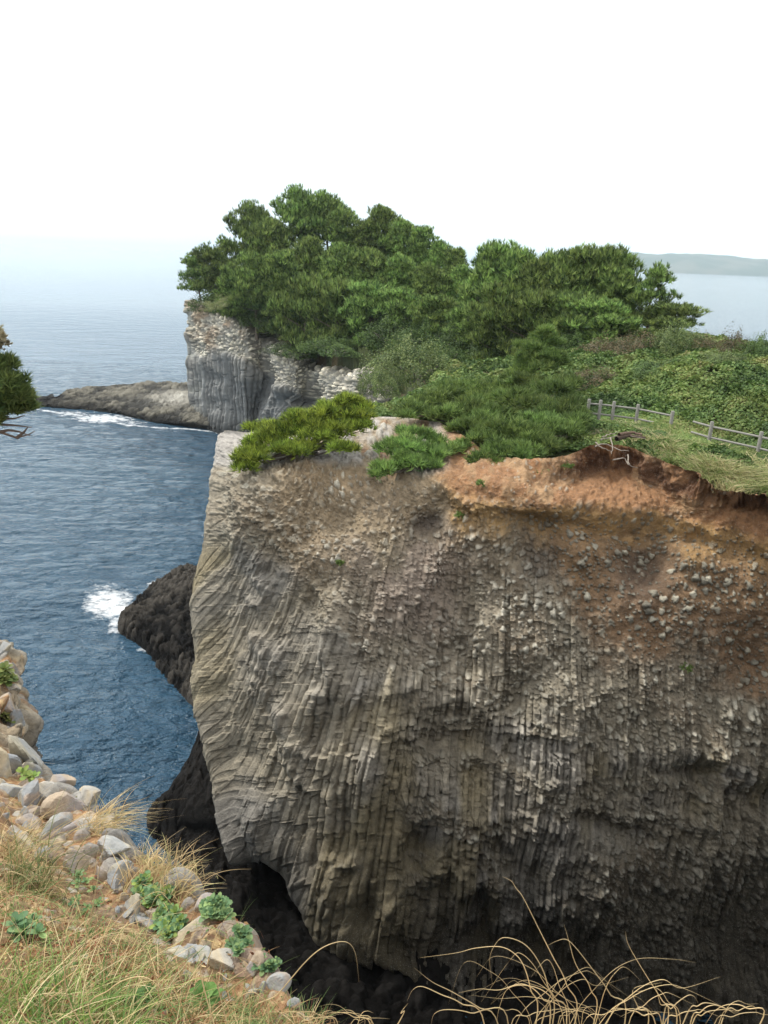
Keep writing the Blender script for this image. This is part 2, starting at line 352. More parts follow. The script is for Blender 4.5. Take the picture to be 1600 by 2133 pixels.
# stones
sa, ca_ = stones(wu/14.5, wv_/16, 200, .16, .56, .90); sb, cb = stones(wu/8, wv_/9, 230, .15, .5, .85)
sparse, csp = stones(wu/(17)+.3, wv_/17, 260, .08, .52, .80); sp2, csp2 = stones(wu/8, wv_/8, 280, .1, .5, .8)
clus = ss(-.35, .25, fbm(pu/60, pv/50, 3, 291)); sparse = sparse*(.35+.65*clus)
sbd = np.interp(pu, [940, 1000, 1100, 1200, 1300, 1450, 1600, 1900], [960, 1020, 1160, 1310, 1400, 1440, 1480, 1500])
soilR = ss(60, -80, pv-sbd+40+130*n1+40*n2)*ss(960, 1040, pu+50*n1)
leftrough = ss(760, 620, pu+60*n1)
cvar = .25+.75*ss(-.35, .35, fbm(pu/70, pv/60, 3, 151)+.25*ss(1150, 1300, pv)); sa = sa*cvar; dense_h = np.maximum(sa*.50, sb*.26); den_s = np.maximum(ss(.1, .3, sa), .7*ss(.1, .3, sb))
spa_h = np.maximum(sparse*.50, sp2*.24); spa_s = np.maximum(ss(.05, .2, sparse), ss(.05, .2, sp2))
crumb = .24*n3+.30*np.maximum(sb, 0)+.14*fbm(pu/6, pv/6, 2, 77)
dcob = dense_h*(1-soilR)+(spa_h)*soilR
dcob = dcob*(1-.65*leftrough)+crumb*.7*leftrough
# terracing under the cobble skin so that its surface is not a smooth sheet
dcob = dcob+.32*n1+.14*n2+.9*lev*.21*(1-soilR)*(1-.75*ss(1300, 1150, pv))+.10*np.abs(fbm(pu/24, pv/30, 4, 161))+.35*dcol*(1-soilR)*ss(1000, 1250, pv)
d = (dcol+.42*terr*mcen+.085*terr2*flk)*(1-cobble)+dcob*cobble
d = d+.55*nb*(1-flat)+.18*n1*(1-flat)
# big shapes: undercut hollow below the soil lip, dark pockets, ledges
def blob(u, v, ru, rv, a=0):
    x = (pu-u)*math.cos(a)+(pv-v)*math.sin(a); y = -(pu-u)*math.sin(a)+(pv-v)*math.cos(a)
    return np.exp(-((x/ru)**2+(y/rv)**2)**1.4)
d = d+.35*ss(.1,.6,n1)*(1-cobble)
d = d-.9*blob(1110, 1140, 55, 75, -.35)-.8*blob(1340, 1160, 60, 60)-.35*blob(1230, 1110, 100, 35)-.45*blob(890, 1090, 32, 26)-.6*blob(1560, 1400, 55, 60, .5)
d = d-.35*blob(1500, 1640, 110, 26, .3)-1.0*blob(880, 1770, 34, 60, .35)-.6*blob(760, 1890, 22, 50, .2)-.9*blob(1000, 1950, 30, 90)-.7*blob(1250, 1720, 80, 20, .3)
d = d-.9*blob(1620, 1920, 150, 130)
leftw = ss(.055, .22, np.linspace(0, 1, NC))[None, :]*np.ones_like(d)
d = d*(.35+.65*leftw)-.15*(1-leftw)
lip = np.interp(pu, [850, 900, 960, 1060, 1130, 1200, 1300, 1400, 1480, 1600, 1900], [1000, 1010, 1035, 1045, 1060, 1057, 1070, 1072, 1098, 1130, 1225])
d = d+(.12+.35*n2)*np.exp(-((pv-lip-6-18*n1)/14)**2)*ss(860, 930, pu)-.35*np.exp(-((pv-lip-38)/24)**2)*ss(870, 930, pu)
# ridge where the columns' smooth left flank breaks into ends (around 660-700,1250-1420)
rid = np.interp(pv, [1200, 1260, 1400, 1500], [640, 672, 690, 690])
d = d+.55*ss(-14, 10, pu-rid+10*n2)*ss(60, 25, pu-rid)*ss(1195, 1250, pv)*ss(1500, 1400, pv)
# jagged left rim steps
d = d+.25*(1-.7*ss(860, 680, cc))*np.floor(2.2*(fbm(cc/30, pv/130, 2, 301)+.5*(h2(np.floor(cc/14), np.floor(pv/60), 5)-.5)))*.5*(1-cobble)
d = d*(1-.0*flat)
rim_f = ss(9.0, 8.6, tr)[:, None]*np.ones_like(pu)
d = d*(.25+.75*rim_f)*ss(-.05, .25, (tr[:, None]*np.ones_like(pu)))
soil_top = ss(880, 960, pu+25*n2)*ss(16, -14, pv-lip-22*n1-10*n3)
topcr = ss(990, 965, pv+20*n1)*ss(960, 880, pu)
ds_ = .10+.10*n3+.20*n2+.25*np.maximum(sp2-.2, 0)*(tr[:, None] > 1)-.12*np.abs(fbm(pu/35, pv/16, 3, 171))
d = d*(1-soil_top)+(d*.25+ds_)*soil_top
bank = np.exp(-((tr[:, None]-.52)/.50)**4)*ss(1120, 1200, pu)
d = d+bank*(.55*fbm(pu/30, pv/70, 4, 501)-.30*np.abs(fbm(pu/9, pv/45, 3, 505)))
d = np.where(d < -.9, -.9-.5*np.tanh((-.9-d)/.5), d)
V = B+Nn*d[..., None]
V[..., 2] -= np.exp(-((tr[:, None]-9.15)/.45)**2)*(.50*h2(ci_, ci_*0, 91)+1.1*fbm(ci_*.13, ci_*0, 3, 93)+.1)*ss(.06, .1, np.linspace(0, 1, NC))[None, :]
# rock and soil colours, some with shade painted in
ccol = rgb(.33, .292, .222); cgr = rgb(.31, .29, .255); cdk = rgb(.105, .095, .078); colv = rgb(.30, .245, .13)
stone = rgb(.45, .43, .36); brown = rgb(.215, .138, .080); orange = rgb(.46, .225, .085); ochre = rgb(.40, .25, .10); purple = rgb(.28, .225, .19); lich = rgb(.48, .46, .38)
K = mixc(np.broadcast_to(ccol, V.shape), np.broadcast_to(cgr, V.shape), ss(-.4, .4, nb+n1*.6))
K = mixc(K, np.broadcast_to(colv, V.shape), .6*ss(.0, .5, fbm(cc/60, pv/200, 3, 311)))
K = K*((.82+.36*hid)*(1-.16*flk))[..., None]
matrix = mixc(np.broadcast_to(ccol*.80, V.shape), np.broadcast_to(brown, V.shape), np.clip(soilR*1.0+.22*ss(.0, .5, n1), 0, 1))
warm = ss(1320, 1020, pv+60*n2)*ss(520, 640, pu+60*n1)
matrix = mixc(matrix, np.broadcast_to(ochre*.72, V.shape), .38*warm)
stn = stone*(.75+.55*ca_[..., None]); stn2 = stone*(.42+.55*csp[..., None])*rgb(1.0, .98, .93)
Kc = mixc(matrix, stn, den_s*(.50+.4*ss(-.3, .4, n1))*(1-soilR)*(1-.5*leftrough))
Kc = mixc(Kc, stn2, spa_s*soilR)
Kc = mixc(Kc, np.broadcast_to(purple, V.shape), .65*np.clip(blob(860, 1200, 130, 150)*ss(-.3, .3, n1+.3), 0, 1))
K = mixc(K, Kc, cobble)
K = mixc(K, np.broadcast_to(rgb(.075, .06, .055), V.shape), .75*np.clip(blob(890, 1092, 36, 28)+.7*blob(1120, 1160, 45, 65, -.35)+.8*blob(1340, 1190, 70, 80)*(1-spa_s), 0, 1))  # shade of the carved hollows painted into the rock colour
K = mixc(K, np.broadcast_to(lich, V.shape), .35*ss(.25, .6, n3)*ss(.0, .5, n1))
sand = ss(95, 0, pv-lip-95*n1-25*n3)*ss(880, 960, pu+20*n2)
K = mixc(K, np.broadcast_to(ochre, V.shape), .8*sand*(1-spa_s*.7))
K = mixc(K, np.broadcast_to(rgb(.26, .138, .068), V.shape), soil_top*.95)
K = mixc(K, np.broadcast_to(rgb(.35, .235, .13), V.shape), soil_top*.65*ss(.0, .4, n1+.5*n3))
K = mixc(K, np.broadcast_to(rgb(.33, .27, .20), V.shape), np.clip(soil_top*ss(.28, .38, sp2)*ss(-.1, .3, n1), 0, 1))
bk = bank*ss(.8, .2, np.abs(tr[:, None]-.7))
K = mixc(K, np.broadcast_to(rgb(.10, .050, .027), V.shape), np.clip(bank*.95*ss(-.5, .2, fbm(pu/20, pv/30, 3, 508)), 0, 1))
K = mixc(K, np.broadcast_to(rgb(.37, .35, .32), V.shape), topcr*ss(-.35, .1, n2))
K = mixc(K, np.broadcast_to(rgb(.33, .19, .11), V.shape), topcr*ss(.25, .55, -n2)*.7)
wet_shade = ss(1520, 2000, pv+80*nb-.12*(pu-800)*0)            # algae-dark rock nearer the tide, plus gorge shade painted into the colour
K = K*(1-.80*wet_shade)[..., None]
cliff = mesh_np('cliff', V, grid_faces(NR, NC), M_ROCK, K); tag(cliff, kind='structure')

# dark wet ledge at the foot
def slab_patch(name, pts, mat, nr, nc, seed, amp, sc, col0, col1, extra=None, lo=2.2):
    Cc = np.array(pts, float)
    Bp = patch(Cc, np.linspace(0, Cc.shape[0]-1, nr), np.linspace(0, Cc.shape[1]-1, nc))
    f1, f2, cid, _, _ = voro(Bp[..., 0]*sc, Bp[..., 1]*sc, seed)
    n = fbm(Bp[..., 0]*.25, Bp[..., 1]*.25, 4, seed+1); e = ss(0, .25, f2-f1)
    k = ss(0, .08, np.linspace(0, 1, nr))[:, None]*ss(0, .04, np.linspace(0, 1, nc))[None, :]*ss(0, .04, np.linspace(1, 0, nc))[None, :]
    zz = amp*(cid*1.0+e*.45-.4)+amp*lo*n+amp*.5*fbm(Bp[..., 0]*sc*2.5, Bp[..., 1]*sc*2.5, 3, seed+3)
    Bp = Bp.copy(); Bp[..., 2] += zz*(.3+.7*k)
    kk = mixc(np.broadcast_to(col0, Bp.shape), np.broadcast_to(col1, Bp.shape), ss(-.3, .4, n+.5*(cid-.5)))*(.75+.5*cid)[..., None]
    if extra is not None: kk = extra(Bp, kk, cid)
    o = mesh_np(name, Bp, grid_faces(nr, nc), mat, kk); tag(o, kind='structure'); return o
outer = [(425, 1490, 2.5), (398, 1570, 1.0), (350, 1655, .2), (308, 1705, -.2), (322, 1762, -.3), (400, 1830, -.3), (430, 1950, -.3), (505, 2090, -.3), (600, 2240, -.3), (1000, 2480, -.6), (1700, 2600, -.6)]
mid = [(445, 1470, 5.0), (425, 1570, 3.6), (385, 1650, 2.4), (345, 1705, 1.2), (375, 1745, .8), (440, 1805, 1.1), (520, 1900, 1.1), (620, 2030, .9), (740, 2180, .5), (1100, 2300, -.2), (1700, 2400, -.2)]
inn = [(480, 1450, 7.0), (480, 1560, 5.0), (480, 1650, 3.6), (480, 1720, 2.6), (520, 1760, 1.8), (620, 1830, 1.4), (720, 1930, 1.2), (820, 2060, .6), (920, 2160, .1), (1150, 2190, -.2), (1750, 2240, -.2)]
def rowW(a, dz=0, dx=0, dy=0): return [atZ(u, v, z)+np.array([dx, dy, dz]) for (u, v, z) in a]
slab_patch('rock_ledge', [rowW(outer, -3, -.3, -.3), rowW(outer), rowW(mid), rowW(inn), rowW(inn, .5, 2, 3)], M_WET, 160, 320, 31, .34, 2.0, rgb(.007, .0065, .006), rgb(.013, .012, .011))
# dark shelf out in the water, left of the cliff
o1 = [(420, 1182, 0), (375, 1190, -.2), (300, 1240, -.2), (255, 1285, -.2), (250, 1320, -.2), (300, 1358, -.2), (345, 1420, -.2), (400, 1475, -.2), (470, 1540, -.2)]
m1 = [(430, 1187, 1.0), (385, 1197, 1.2), (325, 1240, 1.0), (285, 1278, .8), (290, 1302, .7), (330, 1345, .7), (375, 1400, .6), (425, 1450, .6), (480, 1510, .6)]
i1 = [(460, 1200, 2), (440, 1220, 1.8), (430, 1250, 1.6), (425, 1280, 1.5), (425, 1310, 1.5), (430, 1345, 1.4), (440, 1390, 1.4), (460, 1420, 1.4), (500, 1470, 1.4)]
slab_patch('rock_shelf', [rowW(o1, -2), rowW(o1), rowW(m1), rowW(i1), rowW(i1, -2, 4, 0)], M_WET, 170, 260, 37, .48, 2.1, rgb(.008, .008, .008), rgb(.055, .05, .043), None, 1.2)

# ------------------------------------------------------------------ land: plateau and headland height field
ctl = [atZ(*p) for p in [(600, 895, 19.2), (700, 885, 19.3), (800, 868, 19.5), (930, 885, 19.6), (1000, 940, 19.7), (1150, 935, 20.0), (1250, 905, 20.6), (1400, 945, 20.6), (1500, 985, 20.4), (1600, 1010, 20.3),
       (1228, 862, 20.4), (1330, 875, 20.4), (1484, 915, 20.4), (1587, 945, 20.4), (1800, 1010, 20.3), (1000, 880, 19.6), (1100, 850, 19.8)]]
ctl += [atY(*p) for p in [(1200, 800, 46), (1300, 780, 48), (1400, 770, 46), (1500, 775, 44), (1600, 790, 42), (1350, 735, 54), (1460, 725, 55), (1600, 750, 51), (1800, 770, 46),
        (1200, 735, 70), (1350, 715, 66), (1050, 745, 75), (1000, 770, 62), (900, 790, 60), (850, 762, 75), (820, 722, 90), (700, 722, 96), (600, 690, 113), (480, 640, 124), (410, 615, 134),
        (740, 778, 88), (640, 765, 104), (540, 695, 117)]]
ctl += [np.array(p, float) for p in [(-12, 132, 26.5), (-5, 124, 25.5), (-22, 134, 23), (-10, 148, 24), (8, 124, 25), (14, 110, 23), (24, 92, 21), (3, 108, 21), (28, 72, 21.5), (34, 100, 19), (30, 130, 20), (0, 160, 22), (-32, 132, 18.5), (60, 30, 20), (45, 10, 20), (34, 60, 21.5),
        (14, 30, 20.3), (20, 24, 20.2), (28, 18, 20)]]
ctl = np.array(ctl)
def tps(r2): return r2*np.log(np.maximum(r2, 1e-6))*.5
D2 = ((ctl[:, None, :2]-ctl[None, :, :2])**2).sum(-1); n_ = len(ctl)
A_ = np.zeros((n_+3, n_+3)); A_[:n_, :n_] = tps(D2)+np.eye(n_)*20; A_[:n_, n_:] = np.c_[np.ones(n_), ctl[:, :2]]; A_[n_:, :n_] = A_[:n_, n_:].T
Wt = np.linalg.solve(A_, np.r_[ctl[:, 2], 0, 0, 0])
def land0(x, y):
    x = np.asarray(x, float); y = np.asarray(y, float); sh = np.broadcast(x, y).shape
    p = np.stack([np.broadcast_to(x, sh).ravel(), np.broadcast_to(y, sh).ravel()], -1); o = np.zeros(len(p))
    for k in range(n_): o += Wt[k]*tps(((p-ctl[k, :2])**2).sum(-1))
    return (o+Wt[n_]+p @ Wt[n_+1:]).reshape(sh)
# far cliff control columns: u, v_top, Y
FC = [(397, 630, 131), (412, 645, 128), (440, 658, 123.5), (480, 668, 119), (515, 692, 117), (538, 706, 119), (552, 716, 118), (585, 740, 109), (620, 758, 106), (648, 768, 107), (672, 776, 100), (710, 784, 93), (745, 782, 88.5), (757, 778, 89)]
ftop = [atY(*p) for p in FC]
lipw = [atZ(*top[c][1]) for c in range(1, 15)]
poly = [p[:2]+np.array([.9, 1.0]) for p in [C[0, c] for c in range(1, 8)]]+[p[:2]+np.array([0, 1.8]) for p in [C[0, c] for c in range(8, 15)]]
poly = [np.array(p) for p in poly]+[np.array(p, float) for p in [(26, 17), (50, 0), (90, -10), (95, 25), (58, 46), (40, 54), (33, 62), (33, 85), (44, 105), (42, 135), (20, 165), (-10, 168), (-28, 152)]]
poly += [p[:2]+np.array([1.4, 3.0]) for p in ftop]+[np.array(p, float) for p in [(3, 80), (4, 70), (3.5, 60), (1, 50), (-4, 44)]]
poly = np.array(poly)
def sdist(x, y):
    """signed distance to the land polygon, positive inside"""
    p = np.stack([x.ravel(), y.ravel()], -1); dm = np.full(len(p), 1e9); ins = np.zeros(len(p), bool)
    for k in range(len(poly)):
        a = poly[k]; b = poly[(k+1) % len(poly)]; ab = b-a
        t = np.clip(((p-a) @ ab)/max(ab @ ab, 1e-9), 0, 1); dm = np.minimum(dm, np.linalg.norm(p-a-t[:, None]*ab, axis=1))
        cnd = ((a[1] > p[:, 1]) != (b[1] > p[:, 1])) & (p[:, 0] < (b[0]-a[0])*(p[:, 1]-a[1])/(b[1]-a[1]+1e-12)+a[0]); ins ^= cnd
    return np.where(ins, dm, -dm).reshape(x.shape)
gx = np.arange(-42, 98, .5); gy = np.arange(-12, 172, .5); GX, GY = np.meshgrid(gx, gy)
LZ = land0(GX, GY); SDm = sdist(GX, GY)
def mound(x, y): return .65*fbm(x*.22, y*.22, 3, 700)+.22*fbm(x*.8, y*.8, 2, 703)
LZm = LZ+mound(GX, GY)*ss(0, 3, SDm)-.25
fall = ss(.1, -1.0, SDm)
ZZ = LZm*(1-fall)+(-3)*fall
LK = mixc(np.broadcast_to(rgb(.055, .07, .028), ZZ.shape+(3,)), np.broadcast_to(rgb(.12, .085, .045), ZZ.shape+(3,)), ss(.1, .5, fbm(GX*.3, GY*.3, 3, 710)))
LK = mixc(LK, np.broadcast_to(rgb(.14, .13, .11), LK.shape), fall)
land = mesh_np('headland', np.stack([GX, GY, ZZ], -1), grid_faces(len(gy), len(gx)), M_LAND, LK); tag(land, kind='structure')
def landz(x, y):
    x = np.asarray(x, float); y = np.asarray(y, float)
    fx = np.clip((x-gx[0])/.5, 0, len(gx)-1.001); fy = np.clip((y-gy[0])/.5, 0, len(gy)-1.001)
    i = fx.astype(int); j = fy.astype(int); a = fx-i; b = fy-j
    return (LZm[j, i]*(1-a)+LZm[j, i+1]*a)*(1-b)+(LZm[j+1, i]*(1-a)+LZm[j+1, i+1]*a)*b

# ------------------------------------------------------------------ far columnar cliff
nF = len(FC); zz_l = [None, None, 1.0, .72, .45, .2, -.1]
CF = np.zeros((7, nF+2, 3)); PF = np.zeros((7, nF+2, 2))
for k, (u, v, Yd) in enumerate(FC):
    t0 = ftop[k]; inw = np.array([1.5, 4.0, .4]) if k > 1 else np.array([4, .5, -1.5]) if k < nF-2 else np.array([2.0, 2.0, .2])
    CF[0, k+1] = t0+inw; CF[1, k+1] = t0
    for r, (f, of) in enumerate([(.82, -1.4), (.6, -1.8), (.36, -1.2), (.12, -1.4), (-.15, -2.2)]):
        CF[r+2, k+1] = np.array([t0[0]+(of*.18 if k > 0 else 0), t0[1]+of*(1 if k > 0 else .3), t0[2]*f])
    for r in range(7): PF[r, k+1] = (u, v+[-14, 0, 38, 90, 145, 200, 260][r])
for r in range(7):
    CF[r, 0] = CF[r, 1]+np.array([4, 14, -5]); PF[r, 0] = PF[r, 1]-np.array([60, 0])
    CF[r, nF+1] = CF[r, nF]+np.array([4, -1.0, 0]); PF[r, nF+1] = PF[r, nF]+np.array([60, 0])
nr, nc = 480, 620
tr2 = np.linspace(0, 6, nr); tc2 = np.interp(np.linspace(0, 1, nc), [0, .08, .95, 1], [0, 1, nF, nF+1])
BF = patch(CF, tr2, tc2); QF = patch(PF, tr2, tc2); fu, fv = QF[..., 0], QF[..., 1]
NF = normals(BF); NF = NF*np.sign(np.median(np.sum(NF*(np.array([0, 0, CZ])-BF), -1)))
topv = np.interp(fu, [p[0] for p in FC], [p[1] for p in FC]); dep = fv-topv
m1_ = fbm(fu/30, fv/30, 4, 801); m2_ = fbm(fu/8, fv/8, 3, 805)
cw = fu+2.5*fbm(fu/60, fv/90, 2, 809)+.25*dep*ss(540, 600, fu)
dc, ck, hd, pr, lv = column_detail(cw, fv, 7.0, 110, 811, .16, 3.8)
sA, cA = stones(fu/5.5, fv/6.5, 821, .25, .6, .95)
bandw = np.interp(fu, [397, 430, 480, 530, 560, 620, 700, 757], [60, 85, 50, 65, 60, 60, 95, 130])
cobF = ss(12, -12, dep-bandw+34*m1_)
dF = 1.2*dc*(1-cobF)+(sA*.75+.3*m2_+.1*lv)*cobF+.6*m1_
def fb(u, v, ru, rv): return np.exp(-(((fu-u)/ru)**2+((fv-v)/rv)**2)**1.4)
dF = dF-3.2*fb(615, 850, 26, 22)-2.2*fb(560, 800, 14, 60)*1-1.6*fb(655, 830, 14, 40)+1.2*fb(530, 770, 18, 60)
VF = BF+NF*dF[..., None]
grey = rgb(.20, .205, .20); pale = rgb(.62, .58, .47)
KF = mixc(np.broadcast_to(grey, VF.shape), np.broadcast_to(rgb(.24, .235, .215), VF.shape), ss(-.2, .5, m1_)*ss(150, 60, dep)+0)
KF = KF*(.75+.5*hd)[..., None]
KF = mixc(KF, pale*(.55+.6*cA[..., None]), cobF*(.45+.55*ss(.1, .35, sA)))
KF = mixc(KF, np.broadcast_to(rgb(.24, .15, .08), VF.shape), cobF*ss(.1, .5, m1_)*.6*ss(560, 480, fu))
KF = mixc(KF, np.broadcast_to(rgb(.34, .34, .30), VF.shape), .6*ss(440, 400, fu+20*m1_)*ss(-.3, .3, m2_))
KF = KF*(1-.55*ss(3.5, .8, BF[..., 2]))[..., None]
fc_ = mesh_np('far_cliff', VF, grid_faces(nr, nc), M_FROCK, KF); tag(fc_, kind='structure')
# flat reef running out from it
o2 = [(560, 925, -.3), (480, 908, -.3), (430, 897, -.3), (380, 891, -.3), (320, 884, -.3), (240, 864, -.3), (180, 858, -.3), (120, 853, -.3), (62, 845, -.3), (64, 838, -.3), (110, 822, -.3)]
m2 = [(560, 905, 1.0), (480, 897, .9), (430, 886, .8), (380, 878, .8), (320, 868, .8), (240, 855, .5), (180, 848, .3), (120, 845, .3), (75, 841, .2), (78, 836, .3), (115, 827, .3)]
i2 = [(560, 880, 2), (500, 872, 2), (440, 858, 2), (385, 842, 2), (320, 838, 1.8), (240, 832, 1.2), (180, 829, .9), (140, 828, .7), (115, 829, .6), (115, 828, .6), (130, 824, .5)]
b2 = [(560, 800, 3.4), (500, 797, 3.4), (440, 797, 3.4), (390, 800, 3.4), (320, 798, 3.0), (250, 803, 1.8), (200, 809, 1.2), (170, 813, .8), (150, 816, .6), (145, 818, .4), (140, 820, .3)]
def reefcol(Bp, kk, cid):
    a, b_ = proj(Bp); k = np.exp(-(((a-370)/45)**2+((b_-828)/14)**2)); kk = mixc(kk, rgb(.34, .33, .29)*(.7+.5*cid[..., None]), np.clip(k*1.2, 0, 1))
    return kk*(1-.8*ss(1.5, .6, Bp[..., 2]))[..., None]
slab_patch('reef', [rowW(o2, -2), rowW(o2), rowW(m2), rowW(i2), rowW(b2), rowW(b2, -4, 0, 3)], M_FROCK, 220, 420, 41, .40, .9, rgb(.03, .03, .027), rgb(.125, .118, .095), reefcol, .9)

# ------------------------------------------------------------------ far shore hills across the bay
hx = np.linspace(-1500, 5200, 340); hyv = np.linspace(0, 1, 26)
HXg, HT = np.meshgrid(hx, hyv); base_y = 5200+.06*HXg+250*fbm(HXg/900, HXg*0, 3, 61)
ridge = 118*ss(950, 1750, HXg)*(1+.22*fbm(HXg/700, HXg*0, 4, 65))*(1-.2*ss(3000, 5000, HXg))
Hz = ridge*np.sin(np.clip(HT*1.25, 0, 1)*math.pi/2)**.8*(1+.15*fbm(HXg/180, HT*4, 4, 67))-2
hk = mixc(np.broadcast_to(rgb(.05, .075, .04), Hz.shape+(3,)), np.broadcast_to(rgb(.10, .11, .07), Hz.shape+(3,)), ss(-.2, .5, fbm(HXg/120, HT*6, 3, 69)))
hill = mesh_np('hills', np.stack([HXg, base_y+HT*900, Hz], -1), grid_faces(26, 340), M_LAND, hk); tag(hill, kind='structure')

# ------------------------------------------------------------------ sea haze
def haze():
    m = bpy.data.materials.new('haze'); m.use_nodes = True; t = m.node_tree; t.nodes.clear()
    o = t.nodes.new('ShaderNodeOutputMaterial'); v = t.nodes.new('ShaderNodeVolumePrincipled')
    v.inputs['Color'].default_value = (.76, .89, 1.0, 1); v.inputs['Density'].default_value = .00010; v.inputs['Anisotropy'].default_value = 0.2
    t.links.new(v.outputs[0], o.inputs['Volume'])
    a, z0, z1 = 46000.0, -6.0, 190.0
    V = [(x, y, z) for z in (z0, z1) for (x, y) in ((-a, -a), (a, -a), (a, a), (-a, a))]
    b = mesh_np('haze', np.array(V), np.array([[3, 2, 1, 0], [4, 5, 6, 7], [0, 1, 5, 4], [1, 2, 6, 5], [2, 3, 7, 6], [3, 0, 4, 7]]), m, smooth=False)
    tag(b, 'pale sea haze that fades the far shore and the horizon', 'haze', kind='stuff')
haze()

# ------------------------------------------------------------------ foreground slope under the camera
E = [(-400, 1130, 17), (-120, 1235, 14), (0, 1335, 12), (42, 1395, 11), (56, 1480, 9.6), (78, 1560, 8.2), (118, 1640, 7.0), (195, 1690, 6.2), (262, 1770, 5.3), (370, 1815, 4.8), (405, 1875, 4.4), (480, 1905, 4.1), (505, 1965, 3.8), (560, 2030, 3.45), (640, 2120, 3.0), (730, 2240, 2.65)]
Mi = [(-500, 1300, 13), (-230, 1400, 10), (-80, 1480, 8.5), (-25, 1545, 7.6), (0, 1620, 6.8), (25, 1690, 6.0), (75, 1760, 5.4), (140, 1820, 4.85), (195, 1890, 4.3), (280, 1930, 4.05), (320, 1975, 3.8), (390, 2000, 3.6), (430, 2050, 3.3), (490, 2110, 3.0), (560, 2190, 2.65), (650, 2300, 2.4)]
Ne = [(-900, 1600, 8), (-500, 1650, 6), (-300, 1700, 5.0), (-200, 1780, 4.3), (-120, 1850, 3.7), (-60, 1920, 3.3), (0, 1970, 3.0), (50, 2020, 2.75), (100, 2070, 2.5), (160, 2110, 2.35), (220, 2150, 2.2), (280, 2180, 2.1), (330, 2220, 2.0), (390, 2270, 1.85), (470, 2350, 1.7), (560, 2450, 1.6)]
def rowY(a): return [atY(u, v, y) for (u, v, y) in a]
rE, rM, rN = rowY(E), rowY(Mi), rowY(Ne)
nE = len(E)
ex = [np.array([1.1, 2.2, 24.7]), np.array([3.2, 2.25, 24.6]), np.array([6.5, 3.2, 24.5]), np.array([12, 5.5, 24.3]), np.array([19, 8.5, 24.0]), np.array([26, 12, 22])]
mx_ = [p+np.array([0, -.9, .45]) for p in ex]; nx_ = [p+np.array([0, -1.6, .9]) for p in ex]
rE += ex; rM += mx_; rN += nx_
rO = [np.array([p[0]*.5-.5 if k < nE else p[0], -.6, 26.35 if k < nE else 26.2]) for k, p in enumerate(rN)]
rP = [p+np.array([0, -6, .1]) for p in rO]
dn = lambda z, b: [np.array([p[0], p[1]+b, z]) for p in rE]
rows_f = [dn(-3, 1.5), dn(9, .8), dn(16, .3), [p+np.array([0, .02, -1.3]) for p in rE], rE, rM, rN, rO, rP]
Cg = np.array(rows_f)
nr, nc = 620, 900
trg = np.interp(np.linspace(0, 1, nr), [0, .05, .15, .6, .85, .95, 1], [0, 3, 4, 5, 6, 7, 8])
tcg = np.interp(np.linspace(0, 1, nc), [0, .04, .93, 1], [0, 1, nE-1, nE+5])
BG = patch(Cg, trg, tcg); NG = normals(BG); NG *= np.sign(np.median(NG[200:, :, 2]))
gu = BG[..., 0]; gv = BG[..., 1]; qx = gu*1.0+BG[..., 2]*.6; qy = gv-.8*BG[..., 2]
outc = ss(6.5, 9.0, BG[..., 1])*np.ones_like(qx)
g1 = fbm(qx*1.1, qy*1.1, 4, 900); g2 = fbm(qx*5, qy*5, 4, 903); g3 = fbm(qx*22, qy*22, 3, 907)
st_, sc_ = stones(qx*3.4, qy*3.4, 911, .2, .56, .85); s2_, sc2 = stones(qx*9, qy*9, 915, .1, .45, .6)
nearc = ss(2.0, 5.0, BG[..., 1])
dg = .10*g1*(.3+.7*nearc)+.05*g2+.012*g3+(.26*st_*ss(5.3, 4.4, trg)[:, None]*nearc)+.025*s2_+outc*(-.35+.6*fbm(qx*.8, BG[..., 2]*.9, 4, 931)+.55*stones(qx*1.9, BG[..., 2]*2.3, 933, .25, .58, .95)[0]+.12*fbm(qx*5, BG[..., 2]*5, 3, 937))
BG2 = BG+NG*dg[..., None]
KG = mixc(np.broadcast_to(rgb(.34, .20, .105), BG.shape), np.broadcast_to(rgb(.17, .11, .065), BG.shape), ss(-.3, .35, g2+.4*g1))
KG = mixc(KG, np.broadcast_to(rgb(.46, .34, .18), BG.shape), .8*ss(.05, .45, g3+.3*g1))
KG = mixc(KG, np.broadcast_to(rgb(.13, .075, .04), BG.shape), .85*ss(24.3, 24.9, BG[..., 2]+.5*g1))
KG = mixc(KG, rgb(.30, .30, .285)*(.7+.5*sc_[..., None]), ss(.06, .14, st_)*nearc*ss(5.3, 4.3, trg)[:, None]*.9)
KG = mixc(KG, rgb(.42, .40, .34)*(.6+.6*sc2[..., None]), ss(.15, .3, s2_)*.5)
KG = mixc(KG, np.broadcast_to(rgb(.30, .26, .19), BG.shape), .75*outc*ss(-.3, .2, g2))
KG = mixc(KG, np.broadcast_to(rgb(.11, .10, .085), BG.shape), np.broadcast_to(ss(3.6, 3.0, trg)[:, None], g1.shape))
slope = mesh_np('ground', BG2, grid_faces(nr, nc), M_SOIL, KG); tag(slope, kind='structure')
_gP = BG2[60:, :, :].reshape(-1, 3); _gN = NG[60:].reshape(-1, 3); _gu, _gv = proj(_gP); _dep = -((_gP-np.array([0, 0, CZ])) @ MN)[:, 2]
_ok = _dep > .3; _gP = _gP[_ok]; _gN = _gN[_ok]; _gu = _gu[_ok]; _gv = _gv[_ok]; _dep = _dep[_ok]
def ground_at(u, v):
    """visible point of the foreground slope under a photograph position"""
    q = (_gu-u)**2+(_gv-v)**2; idx = np.argsort(q)[:12]; k = idx[np.argmin(_dep[idx]+q[idx]*.002)]
    return _gP[k], _gN[k], _dep[k]

